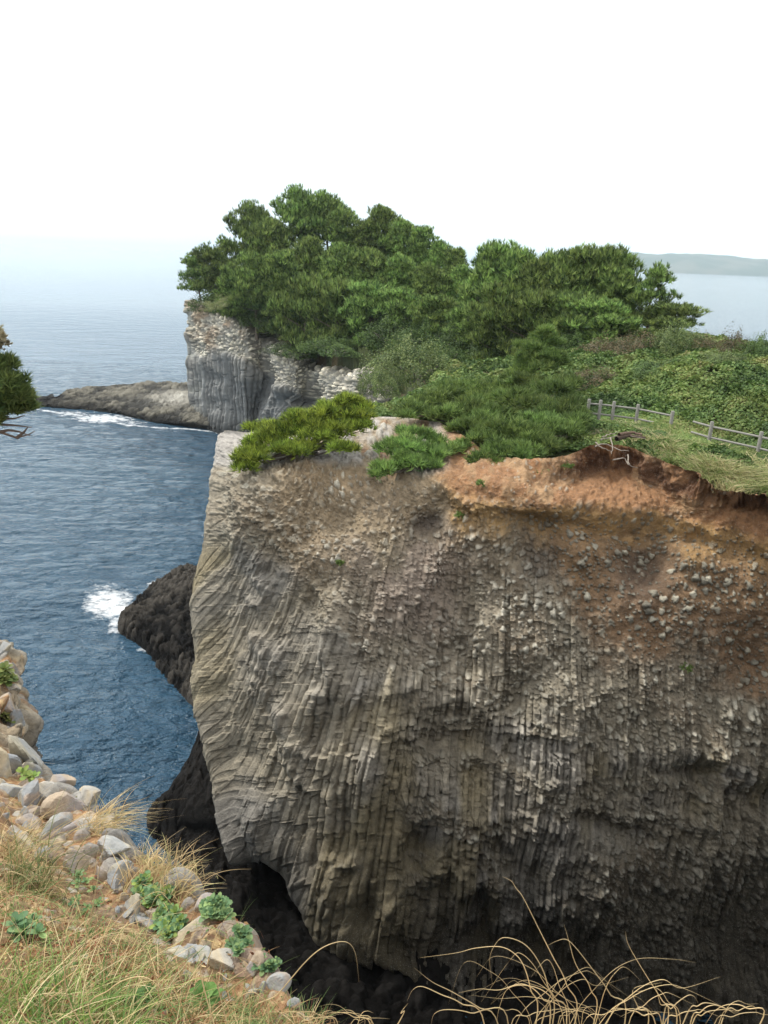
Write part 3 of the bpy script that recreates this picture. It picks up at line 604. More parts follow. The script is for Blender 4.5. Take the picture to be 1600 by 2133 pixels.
# ------------------------------------------------------------------ vegetation helpers
rng = np.random.default_rng(7)
def unit(a): return a/np.maximum(np.linalg.norm(a, axis=-1, keepdims=True), 1e-9)
def rdir(n): return unit(rng.normal(size=(n, 3)))
def blades(P, D, Ln, Wd):
    """thin needle bunch triangles"""
    s = unit(np.cross(D, rdir(len(P))))*Wd[:, None]*.5
    V = np.stack([P-s, P+s, P+D*Ln[:, None]], 1).reshape(-1, 3)
    return V, np.arange(len(V)).reshape(-1, 3)
def leaves(P, N, size, asp=.55):
    t = unit(np.cross(N, rdir(len(P)))); b = np.cross(N, t); s = size[:, None]
    V = np.stack([P-t*s*.5, P+b*s*.5*asp, P+t*s*.5, P-b*s*.5*asp], 1).reshape(-1, 3)
    return V, np.arange(len(V)).reshape(-1, 4)
def ribbons(P, D, Ln, Wd, droop, nseg=6, side=None):
    n = len(P); t = np.linspace(0, 1, nseg+1)
    s = unit(np.cross(D, rdir(n))) if side is None else side
    path = P[:, None]+D[:, None]*(Ln[:, None]*t[None])[..., None]+droop[:, None]*(Ln[:, None]*t[None]**2.2)[..., None]
    wd = (Wd[:, None]*(1-t[None]**1.6)*.5+.0004)[..., None]
    V = np.stack([path-s[:, None]*wd, path+s[:, None]*wd], 2)          # n, seg+1, 2, 3
    b = np.arange(n)[:, None]*(nseg+1)*2+np.arange(nseg)[None]*2
    Fq = np.stack([b, b+1, b+3, b+2], -1).reshape(-1, 4)
    return V.reshape(-1, 3), Fq, (nseg+1)*2
def tube(path, rad, k=7):
    path = np.asarray(path, float); rad = np.asarray(rad, float); tg = unit(np.gradient(path, axis=0))
    ref = np.where(np.abs(tg[:, 2:3]) > .9, [[1., 0, 0]], [[0, 0, 1.]]); a = unit(np.cross(tg, ref)); b = np.cross(tg, a)
    an = np.linspace(0, 2*math.pi, k, endpoint=False)
    V = path[:, None]+rad[:, None, None]*(a[:, None]*np.cos(an)[None, :, None]+b[:, None]*np.sin(an)[None, :, None])
    n = len(path); i = np.arange(n-1)[:, None]*k; j = np.arange(k)[None]; j2 = (j+1) % k
    return V.reshape(-1, 3), np.stack([i+j, i+j2, i+k+j2, i+k+j], -1).reshape(-1, 4)
class MB:
    def __init__(s): s.V = []; s.F = []; s.C = []; s.n = 0
    def add(s, V, F_, col):
        s.V.append(V); s.F.append(F_+s.n); s.n += len(V)
        col = np.asarray(col, float); s.C.append(np.broadcast_to(col, (len(V), 3)) if col.ndim == 1 else col)
    def build(s, name, mat, parent=None, smooth=False, link=True):
        return mesh_np(name, np.concatenate(s.V), np.concatenate(s.F), mat, np.concatenate(s.C), parent, smooth, link)
    def data(s): return np.concatenate(s.V), np.concatenate(s.F), np.concatenate(s.C)
def bend(p0, p1, n=6, amp=.12):
    t = np.linspace(0, 1, n)[:, None]; L_ = np.linalg.norm(p1-p0)
    a, b = rdir(2); return p0+(p1-p0)*t+(a*np.sin(t*math.pi)+.5*b*np.sin(t*2*math.pi))*amp*L_
BARK = rgb(.16, .13, .105); BARKP = rgb(.30, .27, .23)
def tufts_on_pad(mb, c, r, flat, nt, ln, wd, cold, coll, up=.75, nb=5, sprd=.42):
    """one foliage pad: tufts of upturned needle blades over a flattened lump with uneven outline"""
    d = rdir(nt); d[:, 2] = np.where(d[:, 2] < -.35, -d[:, 2]*.6, d[:, 2])
    rr = r*(.55+.5*rng.random(nt)**.6)*(1+.30*np.sin(3*np.arctan2(d[:, 1], d[:, 0])+rng.random()*6.3))
    P = c+d*rr[:, None]*np.array([1, 1, flat])
    axis = unit(d*np.array([.8, .8, .3])+np.array([0, 0, up])+.25*rng.normal(size=(nt, 3)))
    P = np.repeat(P, nb, 0); A = np.repeat(axis, nb, 0)
    D = unit(A+sprd*rng.normal(size=P.shape)); n = len(P)
    V, Ff = blades(P, D, ln*(.7+.6*rng.random(n)), wd*(.7+.6*rng.random(n)))
    tc_ = np.repeat(rng.random(nt)**1.2, nb)[:, None]; pf = .75+.5*rng.random(); cold = cold*pf; coll = coll*pf*rgb(.9+.2*rng.random(), 1, 1)
    col = cold*(1-tc_)+coll*tc_
    mb.add(V, Ff, np.repeat(col, 3, 0))
def pine_data(seed, H, Rr, lean=(0, 0), base=.28, nl=26, top=1.0, ln=.60, dens=1.0, padr=.95, cold=rgb(.034, .075, .024), coll=rgb(.32, .46, .13), wide=1.0):
    """local-space pine: returns wood data and crown data"""
    global rng
    keep = rng; rng = np.random.default_rng(seed)
    wood = MB(); cr_ = MB()
    tp = np.array([lean[0], lean[1], H*.93]); path = bend(np.array([0, 0, -.6]), tp, 9, .035)
    wood.add(*tube(path, np.linspace(.02*H+.05, .03, 9), 7), BARK)
    for k in range(nl):
        f = base+(1-base)*((k+rng.random()*.7)/nl); z = f*H*.93
        q = path[0]+(path[-1]-path[0])*f; i = min(int(f*8), 7); q = path[i]+(path[i+1]-path[i])*(f*8-i)
        an = k*2.399+rng.random()*.9; prof_ = (math.sin(min(1, (1-f)*1.55+.12)*math.pi*.5))**.8
        ll = Rr*prof_*(.6+.5*rng.random())*wide
        tip = q+np.array([math.cos(an)*ll, math.sin(an)*ll, ll*(.12+.45*f+.20*rng.normal())])
        lp = bend(q, tip, 5, .1); wood.add(*tube(lp, np.linspace(.035+.012*ll, .012, 5), 5), BARK)
        npd = max(1, int(round(1+ll/1.0)))
        for j in range(npd):
            t = (j+1)/npd; c = q+(tip-q)*(.30+.70*t)+rng.normal(size=3)*np.array([.3, .3, .12])*min(1, ll)
            r = padr*(.65+.5*rng.random())*(.75+.35*(1-abs(t-.6)))
            nt = int(31*dens*r/padr); tufts_on_pad(cr_, c+np.array([0, 0, .1]), r, .62, nt, ln, ln*.16, cold, coll, 1.0, 5, .30)
            for _ in range(2):
                cs = c+rng.normal(size=3)*np.array([.45, .45, 0])*r; tufts_on_pad(cr_, cs+np.array([0, 0, .45+.3*rng.random()]), r*.26, 1.9, 7, ln*.75, ln*.15, cold, coll, 2.0, 5, .22)
            if j == npd-1: tufts_on_pad(cr_, c+np.array([math.cos(an)*.5, math.sin(an)*.5, .15]), r*.55, .5, 7, ln*.9, ln*.17, cold, coll, 1.0, 5, .25)
    for j in range(5):
        tufts_on_pad(cr_, tp+rng.normal(size=3)*np.array([.4, .4, .25]), padr*.5*top, .7, int(11*dens), ln, ln*.17, cold, coll, 1.6, 5, .25)
    rng = keep
    return wood.data(), cr_.data()
def as_thing(name, wood, crown, loc, label, cat, group=None, rz=0, sc=1.0, mat=None, wname='trunk'):
    t = empty(name, loc, rz, sc)
    mesh_np(wname, *wood[:2], M_BARK, wood[2], t, True); mesh_np('crown', *crown[:2], mat or M_NEEDLE, crown[2], t, False)
    return tag(t, label, cat, group)
def copy_thing(src, loc, label, rz=0, sc=1.0):
    r = src.copy(); COL.objects.link(r); r.location = loc; r.rotation_euler = (0, 0, rz); r.scale = (sc,)*3 if not hasattr(sc, '__len__') else sc
    r['label'] = label
    for ch in list(src.children):
        c = ch.copy(); COL.objects.link(c); c.parent = r
    return r

# ------------------------------------------------------------------ the pines of the headland
protos = {}
specs = {'spread': dict(H=9, Rr=3.4, lean=(-.5, 0), base=.36, nl=34, padr=1.1), 'round': dict(H=9, Rr=3.0, lean=(.3, .2), base=.10, nl=42, padr=1.0), 'tall': dict(H=9, Rr=2.3, lean=(.4, 0), base=.25, nl=34, padr=.85),
         'wind': dict(H=9, Rr=3.3, lean=(-1.8, 0), base=.3, nl=26, padr=.85), 'thin': dict(H=9, Rr=2.3, lean=(.3, 0), base=.30, nl=17, padr=.62, dens=.9), 'low': dict(H=6, Rr=2.8, base=.08, nl=30, padr=1.0)}
for k, (nm, sp) in enumerate(specs.items()):
    protos[nm] = pine_data(50+k, **sp)
first = {}
G1 = 'pine trees crowning the far headland'
trees = [  # u, v of the tip, distance, kind, label
 (403, 538, 131, 'wind', 'wind-bent pine at the far left tip of the headland, leaning out over the sea'),
 (436, 520, 128, 'wind', 'low pine just inside the leftmost wind-bent one, level with the horizon'),
 (468, 497, 130, 'thin', 'slim pointed pine with a spiky top near the left end of the headland'),
 (525, 440, 133, 'spread', 'pine with flat left-reaching boughs, the first of the high ones from the left'),
 (487, 560, 121, 'round', 'squat dense pine overhanging the left cliff edge'),
 (570, 462, 127, 'round', 'broad pine filling the dip between the first high pine and the tallest one'),
 (622, 407, 131, 'spread', 'tallest pine of the headland with flat tiered boughs against the sky'),
 (678, 415, 132, 'spread', 'right-hand neighbour of the tallest pine, boughs spreading to the right'),
 (712, 440, 128, 'round', 'rounded pine on the right shoulder of the tallest pair'),
 (795, 434, 126, 'round', 'domed pine standing alone above the skyline, second highest group'),
 (762, 462, 124, 'tall', 'narrow pine filling the notch left of the domed pine'),
 (838, 462, 122, 'round', 'pine sloping down from the right side of the domed pine'),
 (882, 476, 119, 'tall', 'pine with a small knobbed top on the falling right skyline'),
 (915, 505, 116, 'round', 'pine below the knobbed top, halfway down the right skyline'),
 (950, 520, 110, 'tall', 'last tall pine before the gap of sea in the tree line'),
 (960, 556, 102, 'round', 'bushy pine at the right foot of the higher wood, beside the gap of sea'),
 (525, 545, 117, 'spread', 'pine on the left slope showing thin bare stems below its crown'),
 (585, 530, 115, 'tall', 'pine on the left slope in front of the broad filling pine'),
 (650, 500, 118, 'round', 'dense pine below the tallest pair, in the middle of the wood'),
 (715, 525, 112, 'spread', 'pine with a visible straight trunk in the middle of the wood'),
 (775, 525, 110, 'round', 'light green rounded pine below the domed one'),
 (835, 535, 108, 'round', 'dense pine on the right slope above the dark thicket'),
 (895, 560, 102, 'spread', 'spreading pine on the lower right slope of the wood'),
 (640, 590, 108, 'low', 'bushy young pine standing lowest on the left slope near the cliff rim'),
 (590, 615, 113, 'low', 'young pine right at the rim of the pale cobbled cliff'),
 (705, 600, 103, 'low', 'young pine in front of the visible straight trunk'),
 (770, 600, 99, 'low', 'low pine in the middle front row of the wood'),
 (835, 610, 95, 'low', 'low dark pine on the front right edge of the wood'),
 (905, 625, 90, 'low', 'low pine below the spreading pine, near the green hollow'),
 (1018, 545, 84, 'thin', 'pine with loose upright shoots just right of the gap of sea'),
 (1040, 513, 82, 'tall', 'pine with twin spiky tops, first of the lower right wood'),
 (1085, 530, 80, 'round', 'pine behind the twin-topped one in the right wood'),
 (1132, 545, 76, 'round', 'rounded pine in the middle of the right wood, slightly lower than its neighbours'),
 (1172, 530, 76, 'tall', 'upright pine left of the highest point of the right wood'),
 (1212, 522, 74, 'round', 'broad pine at the highest point of the right wood'),
 (1268, 522, 73, 'round', 'yellowish green pine on the right end of the dense wood'),
 (1290, 560, 71, 'tall', 'narrow pine closing the dense right wood beside the open-crowned one'),
 (1372, 554, 69, 'thin', 'open-crowned pine with sea showing through its branches, farthest right'),
 (1395, 655, 67, 'low', 'low pine reaching right over the sea at the foot of the open-crowned one'),
 (1050, 610, 76, 'low', 'bushy pine in the front left of the right wood'),
 (1120, 620, 72, 'low', 'bushy pine in the front middle of the right wood'),
 (1195, 625, 70, 'low', 'bushy pine under the broad highest one of the right wood'),
 (1260, 635, 67, 'low', 'bushy pine at the front right of the right wood'),
 (990, 655, 82, 'low', 'low pine filling the foot of the gap of sea'),
 ]
for k, (u, v, Yd, kind, lab) in enumerate(trees):
    p = atY(u, v, Yd); z0 = float(landz(p[0], p[1])); H0 = specs[kind]['H']; Ht = max(p[2]-z0, 3.2)
    lx = specs[kind].get('lean', (0, 0))
    s = Ht/(H0*1.0); sx = s*(1.0 if s < 1.15 else 1.15/s)
    if kind == 'low': sx = max(sx, .95)
    rz = (h2(k, 3, 9)-.5)*(1.0 if kind in ('wind', 'spread') else 5.5); rz = float(rz)
    loc = (p[0]-lx[0]*sx*math.cos(rz), p[1], z0-.1)
    if kind not in first:
        first[kind] = as_thing('pine_tree', *protos[kind], loc, lab, 'pine tree', G1, rz, (sx, sx, s))
    else: copy_thing(first[kind], loc, lab, rz, (sx, sx, s))

# ------------------------------------------------------------------ shrubs, mounds
def shrub_data(seed, n, leaf, cols, lump=.25):
    global rng
    keep = rng; rng = np.random.default_rng(seed); mb = MB(); wd = MB()
    d = rdir(n); d[:, 2] = np.abs(d[:, 2])
    leaf = leaf*.8
    an = np.arctan2(d[:, 1], d[:, 0]); el = np.arcsin(d[:, 2])
    lm = 1+lump*np.sin(3*an+seed)*np.cos(2*el)+lump*.8*fbm(an*2+9, el*4+seed, 3, seed)+lump*.6*np.sin(7*an+4*el)
    P = d*(lm*(.72+.3*rng.random(n)))[:, None]
    N = unit(d+.8*rng.normal(size=P.shape)+np.array([0, 0, .5]))
    V, Ff = leaves(P, N, leaf*(.6+.8*rng.random(n)))
    t = np.clip(.5+.5*fbm(an*2.5, el*5, 3, seed+5)+.35*rng.normal(size=n), 0, .999)*(len(cols)-1); i = t.astype(int); f = (t-i)[:, None]; cc_ = np.array(cols)
    mb.add(V, Ff, np.repeat(cc_[i]*(1-f)+cc_[i+1]*f, 4, 0))
    for k in range(9):
        a = k*.7; wd.add(*tube(bend(np.array([0, 0, -.1]), np.array([math.cos(a)*.7, math.sin(a)*.7, .25+.5*rng.random()]), 5, .1), np.linspace(.03, .008, 5), 5), BARKP)
    rng = keep
    return wd.data(), mb.data()
GR = [rgb(.035, .065, .022), rgb(.08, .14, .04), rgb(.14, .21, .06)]
OL = [rgb(.05, .085, .028), rgb(.11, .16, .05), rgb(.19, .23, .08)]
BR = [rgb(.035, .06, .025), rgb(.09, .085, .04), rgb(.16, .115, .06), rgb(.20, .16, .10)]
sh_proto = {'green': shrub_data(11, 11000, .07, GR), 'olive': shrub_data(12, 12000, .065, OL), 'brown': shrub_data(13, 7000, .07, BR), 'dark': shrub_data(14, 6000, .08, [c*.75 for c in GR])}
G2 = 'rounded shrubs growing on the plateau and headland slopes'
shrubs = [ # u, v of base centre, Y, half width px, height px, kind, label
 (855, 808, 66, 92, 62, 'olive', 'largest olive green shrub mound left of the bare soil patch, facing the white cobbled cliff'),
 (905, 765, 74, 70, 36, 'green', 'green shrub tucked behind the largest olive mound'),
 (800, 835, 58, 48, 40, 'olive', 'olive shrub right beside the end of the white cobbled cliff'),
 (700, 738, 97, 60, 22, 'green', 'flat green shrub low on the slope above the white cobbled rim'),
 (620, 712, 108, 55, 20, 'dark', 'dark shrub below the young pine at the rim of the far cliff'),
 (560, 670, 118, 50, 26, 'dark', 'dark shrub under the bare stems on the left slope'),
 (455, 640, 126, 50, 30, 'dark', 'dark shrub at the top of the leftmost cliff buttress'),
 (820, 690, 92, 60, 40, 'dark', 'dark leafy thicket shrub in the hollow below the wood'),
 (890, 700, 88, 55, 40, 'green', 'broadleaf shrub right of the dark thicket in the hollow'),
 (960, 700, 82, 55, 38, 'dark', 'dark shrub in front of the gap between the two woods'),
 (1040, 715, 76, 55, 42, 'dark', 'dark shrub at the front left foot of the right wood'),
 (1110, 705, 72, 45, 36, 'green', 'green shrub at the foot of the right wood behind the leaning pine'),
 (1200, 725, 66, 50, 36, 'green', 'green shrub at the foot of the right wood, left of the brownish ones'),
 (1262, 745, 58, 52, 30, 'brown', 'brownish shrub at the left end of the plateau skyline'),
 (1330, 748, 56, 55, 34, 'brown', 'brown and green shrub in the middle of the plateau skyline'),
 (1405, 752, 54, 58, 44, 'olive', 'tall rounded grey-green shrub whose top breaks the plateau skyline'),
 (1455, 760, 53, 35, 26, 'brown', 'small shrub right of the tall rounded grey-green one on the skyline'),
 (1520, 770, 51, 34, 44, 'brown', 'knobbly pale shrub rising alone on the right skyline'),
 (1580, 775, 49, 45, 38, 'green', 'green shrub on the skyline at the right edge of the photo'),
 (1245, 800, 47, 55, 28, 'brown', 'rusty brown low shrub left of the fence and above it'),
 (1500, 800, 46, 70, 24, 'olive', 'flat olive shrub on the slope below the right skyline'),
 (1370, 800, 46, 60, 22, 'green', 'flat green shrub midway up the slope above the fence'),
]
fs = {}
for k, (u, v, Yd, hw, hp, kind, lab) in enumerate(shrubs):
    p = atY(u, v, Yd); z0 = float(landz(p[0], p[1])); m = Yd/F*1.03; sc3 = (hw*m*1.15, hw*m*.95, hp*m*1.25); loc = (p[0], p[1], z0-.15)
    rz = float(h2(k, 5, 2)*6.28)
    if kind not in fs: fs[kind] = as_thing('shrub', *sh_proto[kind], loc, lab, 'shrub', G2, rz, sc3, M_LEAF, 'stem')
    else: copy_thing(fs[kind], loc, lab, rz, sc3)

# ------------------------------------------------------------------ nearer pines built pad by pad
def pad_pine(name, pads, root, label, cold, coll, ln=.34, per=1.0, group=None, cat='pine tree', flat=.5, up=.75, wood_col=BARK, nbr=1.0, trunk=None):
    root = np.array(root, float); wd = MB(); cm = MB()
    pts = [(atY(u, v, Yd), r*Yd/F*1.12) for (u, v, Yd, r) in pads]
    if len(pts) > 9:
        ex_ = []
        for i, (p, r) in enumerate(pts):
            dd = sorted([(np.linalg.norm(p-q), j) for j, (q, _) in enumerate(pts) if j != i])[:2]
            for _, j in dd:
                if j > i: q, r2 = pts[j]; ex_.append(((p+q)/2+rng.normal(size=3)*.12*r, (r+r2)*.40))
        pts += ex_
    cen = np.mean([p for p, _ in pts], 0); cen[2] = min(cen[2], max(p[2] for p, _ in pts))-.1
    hub = root+(cen-root)*.45; hub[2] = root[2]+.25*(cen[2]-root[2])+.15
    if trunk is not None: hub = np.array(trunk, float)
    wd.add(*tube(bend(root+np.array([0, 0, -.5]), hub, 6, .08)-0, np.linspace(.16, .10, 6), 8), wood_col)
    for p, r in pts:
        wd.add(*tube(bend(hub, p-np.array([0, 0, r*.25]), 7, .10), np.linspace(.075, .015, 7), 6), wood_col)
        nt = int(per*260*r*r+14); q = p
        tufts_on_pad(cm, q, r, flat, nt, ln, ln*.17, cold, coll, up, 6)
        for _ in range(int(4*nbr)):
            dd = rdir(1)[0]; dd[2] = abs(dd[2])*.35; tufts_on_pad(cm, q+dd*r*.95, r*.42, flat*1.1, int(nt*.20)+5, ln, ln*.17, cold, coll, up, 6)
    t = empty(name, tuple(root)); off = root
    for nm, mbb, mt, sm in (('trunk', wd, M_BARK, True), ('crown', cm, M_NEEDLE, False)):
        V_, F_, C_ = mbb.data(); mesh_np(nm, V_-off, F_, mt, C_, t, sm)
    return tag(t, label, cat, group)
G3 = 'low spreading pines on top of the near cliff'
BG_, BL = rgb(.05, .10, .018), rgb(.36, .50, .075)
DG_, DL = rgb(.05, .10, .028), rgb(.19, .29, .08)
pad_pine('spreading_pine', [(522, 955, 31.5, 27), (510, 978, 31, 17), (548, 925, 32.5, 28), (560, 895, 34, 20), (592, 905, 33, 32), (595, 938, 31.8, 24), (640, 880, 33.5, 36), (655, 915, 32.3, 32), (692, 862, 34, 32), (705, 898, 33, 30), (742, 868, 34, 24), (752, 892, 33.5, 20), (722, 838, 34.5, 20), (706, 935, 31.5, 17), (732, 938, 31.5, 13), (625, 945, 31.2, 16), (520, 893, 34, 8), (758, 850, 34.5, 12)],
         atZ(640, 950, 19.1), 'bright yellow-green spreading pine at the seaward corner of the cliff top', BG_, BL, .32, 1.2, G3)
pad_pine('spreading_pine', [(802, 978, 30.6, 20), (812, 940, 32, 24), (850, 930, 32.2, 30), (858, 966, 31, 24), (900, 950, 32, 27), (935, 938, 33, 22), (892, 912, 33.4, 18), (842, 903, 33.5, 16), (962, 930, 33.8, 16), (786, 990, 30.2, 10), (905, 972, 31, 12)],
         atZ(850, 975, 19.2), 'small spreading pine with bare grey twigs right of the yellow-green one', DG_*1.2, DL*1.35, .30, 1.0, G3, wood_col=BARKP)
pad_pine('spreading_pine', [(1005, 962, 31.5, 24), (1040, 940, 32.3, 34), (1012, 915, 34, 32), (1085, 945, 32, 34), (1068, 900, 34, 40), (1128, 925, 33, 34), (1120, 885, 35, 38), (1170, 900, 34, 28), (1195, 880, 35.5, 24), (1060, 975, 31.2, 16), (1110, 962, 31.8, 16), (1018, 985, 30.8, 12), (1205, 905, 34.5, 12)],
         atZ(1080, 960, 19.6), 'wide dark green pine hugging the ground at the left end of the orange soil', DG_, DL*1.1, .32, .9, G3, wood_col=BARKP)
pad_pine('spreading_pine', [(865, 855, 40, 24), (900, 838, 42, 32), (945, 820, 44, 36), (985, 815, 45, 30), (930, 868, 39, 28), (975, 860, 40, 36), (1010, 840, 42, 32), (990, 890, 37, 26), (1030, 870, 39, 34), (1040, 815, 44, 30), (850, 868, 39, 14), (955, 895, 37, 18)],
         atZ(960, 880, 19.6), 'broad pine thicket behind the flat pale rock slab', DG_*1.15, DL*1.15, .38, .75, G3)
pad_pine('spreading_pine', [(1080, 835, 40, 36), (1125, 850, 38, 34), (1165, 860, 37, 28), (1150, 815, 41, 34), (1195, 845, 38, 20), (1100, 800, 43, 30), (1075, 790, 44, 22), (1180, 800, 42, 22), (1210, 865, 36.5, 14)],
         atZ(1130, 880, 19.9), 'pine thicket left of the first fence post', DG_, DL, .38, .75, G3)
pad_pine('leaning_pine', [(1135, 690, 46, 12), (1130, 708, 46, 18), (1150, 720, 46, 16), (1118, 728, 45.5, 20), (1145, 745, 45, 22), (1100, 750, 45, 20), (1165, 760, 45, 16), (1125, 768, 44.5, 22), (1090, 775, 44.5, 18), (1085, 722, 46, 10)],
         atZ(1060, 830, 19.9), 'leaning pine with a pale crooked trunk rising above the near thickets', DG_*1.1, DL*1.15, .38, .8, wood_col=BARKP, trunk=atY(1105, 770, 45))
# tree reaching in from the left edge
tr_root, _, _ = ground_at(-150, 1330)
pad_pine('overhanging_tree', [(-10, 765, 13, 30), (22, 800, 13, 26), (5, 830, 13, 38), (40, 838, 13.2, 22), (-40, 800, 13, 50), (-60, 850, 13, 50), (55, 852, 13.3, 13), (18, 862, 13.2, 22), (-90, 750, 13, 50), (-25, 880, 13, 22), (-120, 820, 13, 60)],
         (-12.5, 13.4, 17.0), 'tree whose dark green bough reaches into the photo from the left edge, over the sea', rgb(.045, .09, .03), rgb(.20, .27, .08), .16, 3.6, cat='tree', flat=.55, wood_col=rgb(.13, .10, .08), nbr=2, trunk=atY(-240, 860, 13.2))
ot = bpy.data.objects['overhanging_tree']
bmb = MB(); org = np.array(ot.location)
for pth in ([(-240, 880), (-60, 895), (0, 900), (35, 912), (60, 905), (73, 898)], [(-60, 895), (0, 884), (30, 886), (66, 890)], [(0, 900), (18, 896), (40, 899), (64, 908)], [(-30, 892), (0, 872), (30, 872), (52, 865)], [(-240, 760), (-60, 740), (-10, 722), (6, 712)], [(-100, 745), (-20, 700), (4, 690)], [(35, 912), (50, 900), (58, 890)]):
    P_ = np.array([atY(u, v, 13.1) for u, v in pth]); bmb.add(*tube(P_-org, np.linspace(.035, .007, len(P_)), 6), rgb(.12, .09, .075))
bmb.build('bare_branch', M_BARK, ot, True)
lmb = MB()
for (u, v, r) in [(-4, 700, 12), (4, 715, 12), (-10, 725, 14), (2, 770, 10), (18, 790, 9), (-14, 690, 14), (12, 780, 8)]:
    c = atY(u, v, 13.0); tufts_on_pad(lmb, c-org, r*13/F*1.1, .9, 70, .06, .035, rgb(.22, .19, .11), rgb(.42, .38, .26), .5, 5)
lmb.build('withered_leaves', M_LEAF, ot)

# ------------------------------------------------------------------ ground cover on plateau and headland
N_ = 900000
uu = rng.uniform(350, 1750, N_); Yl = np.exp(rng.uniform(np.log(29), np.log(150), N_))
xx = (uu-800)/F*(Yl*1.02); m = (xx > -40) & (xx < 60)
fx_ = sdist(xx, Yl); m &= fx_ > .15
m &= (fbm(xx*.35, Yl*.35, 3, 731) < .62) | (Yl > 75)
Vm = Yl
xx = xx[m]; Yl = Yl[m]; zz = landz(xx, Yl)
n = len(xx); hgt = .12+1.15*np.abs(fbm(xx*.5, Yl*.5, 3, 741))
nf_ = ss(3.4, 1.6, np.abs(Yl+.6-(38.5-1.31*(xx-11.2))))*ss(9, 11, xx)*ss(20, 18, xx); hgt = hgt*(1-.85*nf_); cl_ = .20*rng.random(n)
P = np.stack([xx, Yl, zz+hgt*(.55+.45*rng.random(n))+cl_*.4], -1)
eps = .3
gxn = (.12+1.15*np.abs(fbm((xx+eps)*.5, Yl*.5, 3, 741))-hgt)/eps; gyn = (.12+1.15*np.abs(fbm(xx*.5, (Yl+eps)*.5, 3, 741))-hgt)/eps
Nl = unit(np.stack([-gxn, -gyn, np.full(n, .9)], -1)+.55*rng.normal(size=(n, 3)))
sz = np.clip(.0042*Yl, .12, .42)*(.6+.8*rng.random(n))
V_, F_ = leaves(P, Nl, sz, .7)
ca = np.array([rgb(.04, .08, .024), rgb(.10, .17, .045), rgb(.21, .27, .08), rgb(.25, .21, .10)])
tt = np.clip(.36+.55*fbm(xx*.5, Yl*.5, 4, 751)+.13*rng.normal(size=n)+.12*ss(10, 25, xx), 0, .999)*3; i = tt.astype(int); f = (tt-i)[:, None]
gcov = mesh_np('ground_cover', V_, F_, M_LEAF, np.repeat(ca[i]*(1-f)+ca[i+1]*f, 4, 0), smooth=False)
tag(gcov, 'low dense green shrubbery covering the plateau and headland', 'ground cover', kind='stuff')

# ------------------------------------------------------------------ tall pale grass along the soil bank and by the fence
def patch_point(u, v):
    q = (pu-u)**2+(pv-v)**2; k = np.unravel_index(np.argmin(q), q.shape); return V[k]
def near_z(x, y):
    return landz(x, y)
gb = MB()
def grass_band(u0, u1, vf, nclump, per, ln, spread, cols, Yof=0):
    for k in range(nclump):
        u = rng.uniform(u0, u1); v = vf(u)+rng.normal()*spread
        zc = 20.6; p = atZ(u, v, zc)
        for _ in range(2): p = atZ(u, v, float(landz(p[0], p[1])))
        P_ = p+rng.normal(size=(per, 3))*np.array([.22, .22, .02]); P_[:, 2] = p[2]-.05
        a = rng.uniform(0, 6.28, per); D_ = unit(np.stack([np.cos(a)*.45+.15, np.sin(a)*.45, np.full(per, 1.3)], -1))
        dr = np.stack([np.cos(a)*.5+.15, np.sin(a)*.5, np.full(per, -.45)], -1)
        l_ = ln*(.5+.7*rng.random(per)); Vv, Ff, mm = ribbons(P_, D_, l_, np.full(per, .036), dr, 5)
        c0 = np.array(cols)[rng.integers(0, len(cols))]*(.8+.4*rng.random((per, 1))); gb.add(Vv, Ff, np.repeat(c0, mm, 0))
PG = [rgb(.26, .30, .11), rgb(.36, .34, .16), rgb(.15, .22, .06), rgb(.46, .40, .22)]
grass_band(1320, 1640, lambda u: np.interp(u, [1320, 1420, 1500, 1640], [925, 962, 1000, 1012]), 230, 40, .95, 13, PG)
grass_band(1190, 1330, lambda u: 905-.0*(u-1200), 70, 30, .55, 10, [rgb(.36, .32, .20), rgb(.30, .28, .15)])
grass_band(1400, 1640, lambda u: 945+.12*(u-1400), 60, 26, .6, 14, PG)
grass_band(980, 1200, lambda u: 980-.1*(u-980), 26, 22, .35, 8, PG)
grass_band(1000, 1180, lambda u: 775, 40, 20, .6, 8, [rgb(.38, .33, .2)])
grass_band(420, 470, lambda u: 640-.2*(u-420), 30, 20, .9, 6, [rgb(.20, .22, .09)])
g_ = gb.build('tall_grass', M_GRASS); tag(g_, 'pale tall grass along the soil bank and the fence', 'grass', kind='stuff')

# ------------------------------------------------------------------ fence
fence = empty('rail_fence', (14, 35, 20.4)); tag(fence, 'grey concrete post and rail fence running across the shrubby plateau', 'fence')
FO = np.array(fence.location)
posts = [atZ(u, v, 21.45) for (u, v) in [(1228, 831), (1252, 833), (1280, 836), (1330, 842), (1402, 856), (1484, 878), (1587, 899), (1700, 925)]]
def box_between(p, q, w, h_):
    p = np.array(p, float); q = np.array(q, float); return tube([p, q], [w, w], 10)
for p in posts:
    mb = MB(); r = .085
    path = [p+np.array([0, 0, -1.35]), p+np.array([0, 0, -.03]), p+np.array([0, 0, -.005]), p+np.array([0, 0, 0])]
    mb.add(*tube(np.array(path)-FO, [r, r, r*.85, r*.05], 14), rgb(.21, .205, .185))
    o = mb.build('post', M_CONC, fence, True)
for a, b in zip(posts[:-1], posts[1:]):
    skip = abs(a[0]-posts[4][0]) < 1e-6
    for dz in (-.24, -.74):
        mb = MB(); a2, b2 = a+np.array([0, 0, dz]), b+np.array([0, 0, dz])
        if skip: b2 = b2; a2 = a2+(b2-a2)*.55-np.array([0, 0, .0])
        mb.add(*tube(np.array([a2, b2])-FO, [.048, .048], 10), rgb(.22, .215, .195)); mb.build('rail', M_CONC, fence, True)

